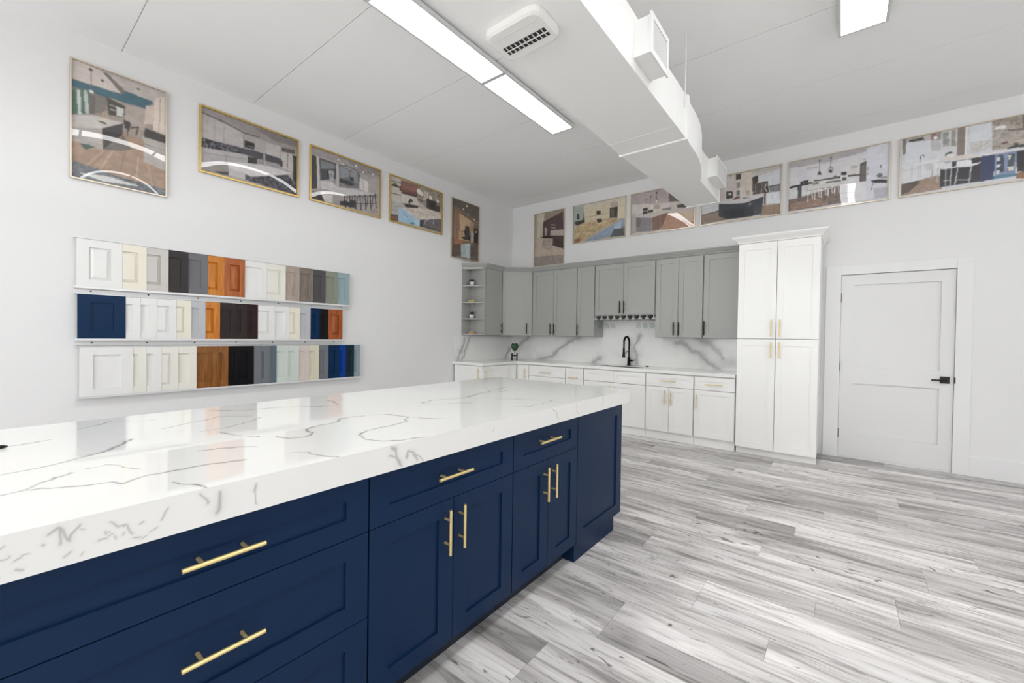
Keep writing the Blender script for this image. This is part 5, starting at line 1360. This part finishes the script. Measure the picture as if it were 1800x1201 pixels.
for k, ((wall, a0, a1, z0, z1), items) in enumerate(PICTURES):
    w, h = a1 - a0, z1 - z0
    gold = FRAME_GOLD if k in (1, 2, 3) else FRAME_PALE
    root = thing('framed_picture', PIC_LABELS[k], 'picture', (.002, a0, z0) if wall == 'L' else (a0, -.002, z0), PI / 2 if wall == 'L' else 0, 'framed kitchen photographs on the left wall' if wall == 'L' else 'framed kitchen photographs on the back wall')
    fwid, fdep = (.016 if k in (1, 2, 3) else .010), .022
    fr = MB()
    o4 = [(0, 0), (w, 0), (w, h), (0, h)]; i4 = [(fwid, fwid), (w - fwid, fwid), (w - fwid, h - fwid), (fwid, h - fwid)]
    v = [(x, 0, z) for x, z in o4] + [(x, -fdep, z) for x, z in o4] + [(x, -fdep, z) for x, z in i4] + [(x, 0, z) for x, z in i4]
    fcs = []
    for i in range(4):
        j = (i + 1) % 4
        fcs += [(i, j, 4 + j, 4 + i), (4 + i, 4 + j, 8 + j, 8 + i), (8 + i, 8 + j, 12 + j, 12 + i), (12 + i, 12 + j, j, i)]
    fr.add(v, fcs).build('frame', gold, root)
    GU, GV, C = raster(items, w - 2 * fwid, h - 2 * fwid, .0055, 100 + k)
    obj('print', grid_mesh('print', np.stack([GU + fwid, np.full_like(GU, -.006), GV + fwid], -1), C, PRINT), root)
    n = 18
    uu, vv = np.meshgrid(np.linspace(0, 1, n), np.linspace(0, 1, n))
    bow = .011 * (1 - (2 * uu - 1) ** 2) * (1 - (2 * vv - 1) ** 2)
    me = grid_mesh('glass', np.stack([fwid + uu * (w - 2 * fwid), -.012 - bow, fwid + vv * (h - 2 * fwid)], -1), np.ones((n, n, 3)), GLASS)
    me.polygons.foreach_set('use_smooth', [True] * len(me.polygons))
    obj('glass', me, root)

# ------------------------------------------------------------------ ceiling lights
def light(x0, y0, label):
    """surface-mounted panel 0.26 x 1.17 m"""
    w, L = .252, 1.160
    t = thing('ceiling_light', label, 'light', (x0 + w / 2, y0 + L / 2, H - .052), 0, 'white ceiling light panels')
    a, b, f_ = w / 2, L / 2, .018
    MB().box(-a - f_, -a, -b - f_, b + f_, 0, .030).box(a, a + f_, -b - f_, b + f_, 0, .030).box(-a, a, -b - f_, -b, 0, .030).box(-a, a, b, b + f_, 0, .030).box(-a, a, -b, b, .022, .030).build('frame', LIGHTFRAME, t)
    MB().box(-.04, .04, -b + .1, b - .1, .030, .0515).build('mount', LIGHTFRAME, t)
    MB().box(-a, a, -b, b, .004, .008).build('diffuser', PANEL_EMIT, t)
rows_l = [(2.205, -2.06 - 1.175 - 1.2 * k) for k in range(6)]
names_l = ['white ceiling light panel left of the duct, at the far end of its row', 'long white ceiling light panel left of the duct, second in its row', 'white ceiling light panel just cut off at the top edge, left of the duct']
for k, (x, y) in enumerate(rows_l): light(x, y, names_l[k] if k < 3 else 'white ceiling light panel in the left row over the camera, %s from the kitchen wall' % ORD[k])
for k in range(6): light(4.789, -2.06 - 1.175 - 1.2 * k, 'white ceiling light panel at the top right of the picture, above the door' if k == 0 else 'white ceiling light panel in the middle row, %s from the kitchen wall' % ORD[k])
for k in range(5): light(7.45, -2.5 - 1.175 - 1.6 * k, 'white ceiling light panel in the right-hand row, %s from the kitchen wall' % ORD[k])

# ------------------------------------------------------------------ air duct
dk = thing('air_duct', 'white rectangular ceiling air duct running towards the kitchen wall', 'duct', (3.58, -2.68, 2.9))
ox, oy, oz = 3.58, -2.68, 2.9
def D(b): b.v = [(x - ox, y - oy, z - oz) for x, y, z in b.v]; return b
D(MB().box(3.312, 3.850, -9.5, -2.68, 2.9, 3.225)).build('trunk', DUCT, dk)
D(MB().box(3.300, 3.312, -2.70, -2.655, 2.888, 3.237).box(3.850, 3.862, -2.70, -2.655, 2.888, 3.237).box(3.312, 3.850, -2.70, -2.655, 2.888, 2.9).box(3.312, 3.850, -2.70, -2.655, 3.225, 3.237)).build('flange', DUCT, dk)
secs = [(-2.68, 3.312, 3.850), (-2.55, 3.316, 3.846), (-2.42, 3.318, 3.842), (-2.30, 3.321, 3.836), (-2.20, 3.323, 3.826), (-2.09, 3.326, 3.809), (-1.98, 3.330, 3.788), (-1.88, 3.334, 3.764), (-1.78, 3.337, 3.736), (-1.69, 3.340, 3.708), (-1.60, 3.343, 3.705), (-1.3, 3.350, 3.705), (-.88, 3.360, 3.705)]
rd = MB(); v = []
for y, a, b in secs: v += [(a, y, 2.9), (b, y, 2.9), (b, y, 3.22), (a, y, 3.22)]
fcs = [tuple(range(4)), tuple(range(len(v) - 4, len(v)))]
for i in range(len(secs) - 1):
    for j in range(4): fcs.append((i * 4 + j, i * 4 + (j + 1) % 4, i * 4 + 4 + (j + 1) % 4, i * 4 + 4 + j))
D(rd.add(v, fcs)).build('reducer', DUCT, dk)
D(MB().box(3.352, 3.713, -.90, -.872, 2.892, 3.228)).build('end_cap', DUCT, dk)
for y in (-2.93, -5.4): D(MB().box(3.3105, 3.8515, y - .006, y + .006, 2.8985, 3.2265)).build('seam_band', DUCT, dk)
for x0, x1, y0, y1, z0, z1 in ((3.850, 3.945, -3.745, -3.465, 2.968, 3.180), (3.705, 3.785, -1.40, -.98, 3.02, 3.215)):
    tk = D(MB().box(x0, x1, y0, y1, z0, z1)).build('side_outlet', DUCT, dk)
    e = .022
    g = MB().box(x1, x1 + .012, y0 - .012, y0 + e, z0 - .012, z1 + .012).box(x1, x1 + .012, y1 - e, y1 + .012, z0 - .012, z1 + .012).box(x1, x1 + .012, y0 + e, y1 - e, z0 - .012, z0 + e).box(x1, x1 + .012, y0 + e, y1 - e, z1 - e, z1 + .012)
    D(g).build('register_frame', TRIM, tk)
    n = 9
    for i in range(n):
        z = z0 + e + (i + .5) * (z1 - z0 - 2 * e) / n
        D(MB().add([(x1 + .001, y0 + e, z - .009), (x1 + .010, y0 + e, z + .001), (x1 + .010, y1 - e, z + .001), (x1 + .001, y1 - e, z - .009),
                    (x1 + .001, y0 + e, z - .0065), (x1 + .010, y0 + e, z + .0035), (x1 + .010, y1 - e, z + .0035), (x1 + .001, y1 - e, z - .0065)],
                   [(0, 1, 2, 3), (7, 6, 5, 4), (0, 4, 5, 1), (1, 5, 6, 2), (2, 6, 7, 3), (3, 7, 4, 0)])).build('louver', TRIM, tk)
# ceiling-type diffuser under the duct
def rrect(cx, cy, a, b, r, n=5):
    p = []
    for sx, sy, s in ((1, 1, 0), (-1, 1, 1), (-1, -1, 2), (1, -1, 3)):
        for i in range(n): t = PI / 2 * (s + i / (n - 1)); p.append((cx + sx * (a - r) + r * math.cos(t), cy + sy * (b - r) + r * math.sin(t)))
    return p
cxx, cyy = 3.515, -4.385
df = MB(); ra = rrect(cxx, cyy, .172, .118, .05); rb = rrect(cxx, cyy, .160, .106, .05); n = len(ra)
df.add([(x, y, 2.8995) for x, y in ra] + [(x, y, 2.868) for x, y in ra] + [(x, y, 2.860) for x, y in rb],
       [tuple(range(n))] + [(i, (i + 1) % n, n + (i + 1) % n, n + i) for i in range(n)] + [(n + i, n + (i + 1) % n, 2 * n + (i + 1) % n, 2 * n + i) for i in range(n)] + [tuple(range(2 * n, 3 * n))])
dfo = D(df).build('diffuser_box', PLASTIC, dk)
for yy in (-4.372, -4.340):
    D(MB().box(cxx - .125, cxx + .135, yy - .013, yy + .013, 2.8575, 2.8605)).build('slot', SLOT, dfo)
    for i in range(9): D(MB().box(cxx - .110 + i * .028, cxx - .103 + i * .028, yy - .013, yy + .013, 2.8565, 2.8574)).build('blade', LIGHTFRAME, dfo)
D(MB().box(cxx - .13, cxx + .14, -4.3585, -4.3535, 2.855, 2.8605)).build('slot_bar', PLASTIC, dfo)
D(MB().box(cxx - .13, cxx + .14, -4.452, -4.449, 2.8580, 2.8602)).build('panel_line', LIGHTFRAME, dfo)
for y in (-2.763, -4.6, -6.8):
    for x in (3.858, 3.304):
        D(MB().tube([(x, y, 3.10), (x, y, H - .001)], .0045, 8).lathe([(0, 3.14), (.009, 3.14), (.009, 3.15), (0, 3.15)], 8, (x, y))).build('hanger_rod', TRIM, dk)
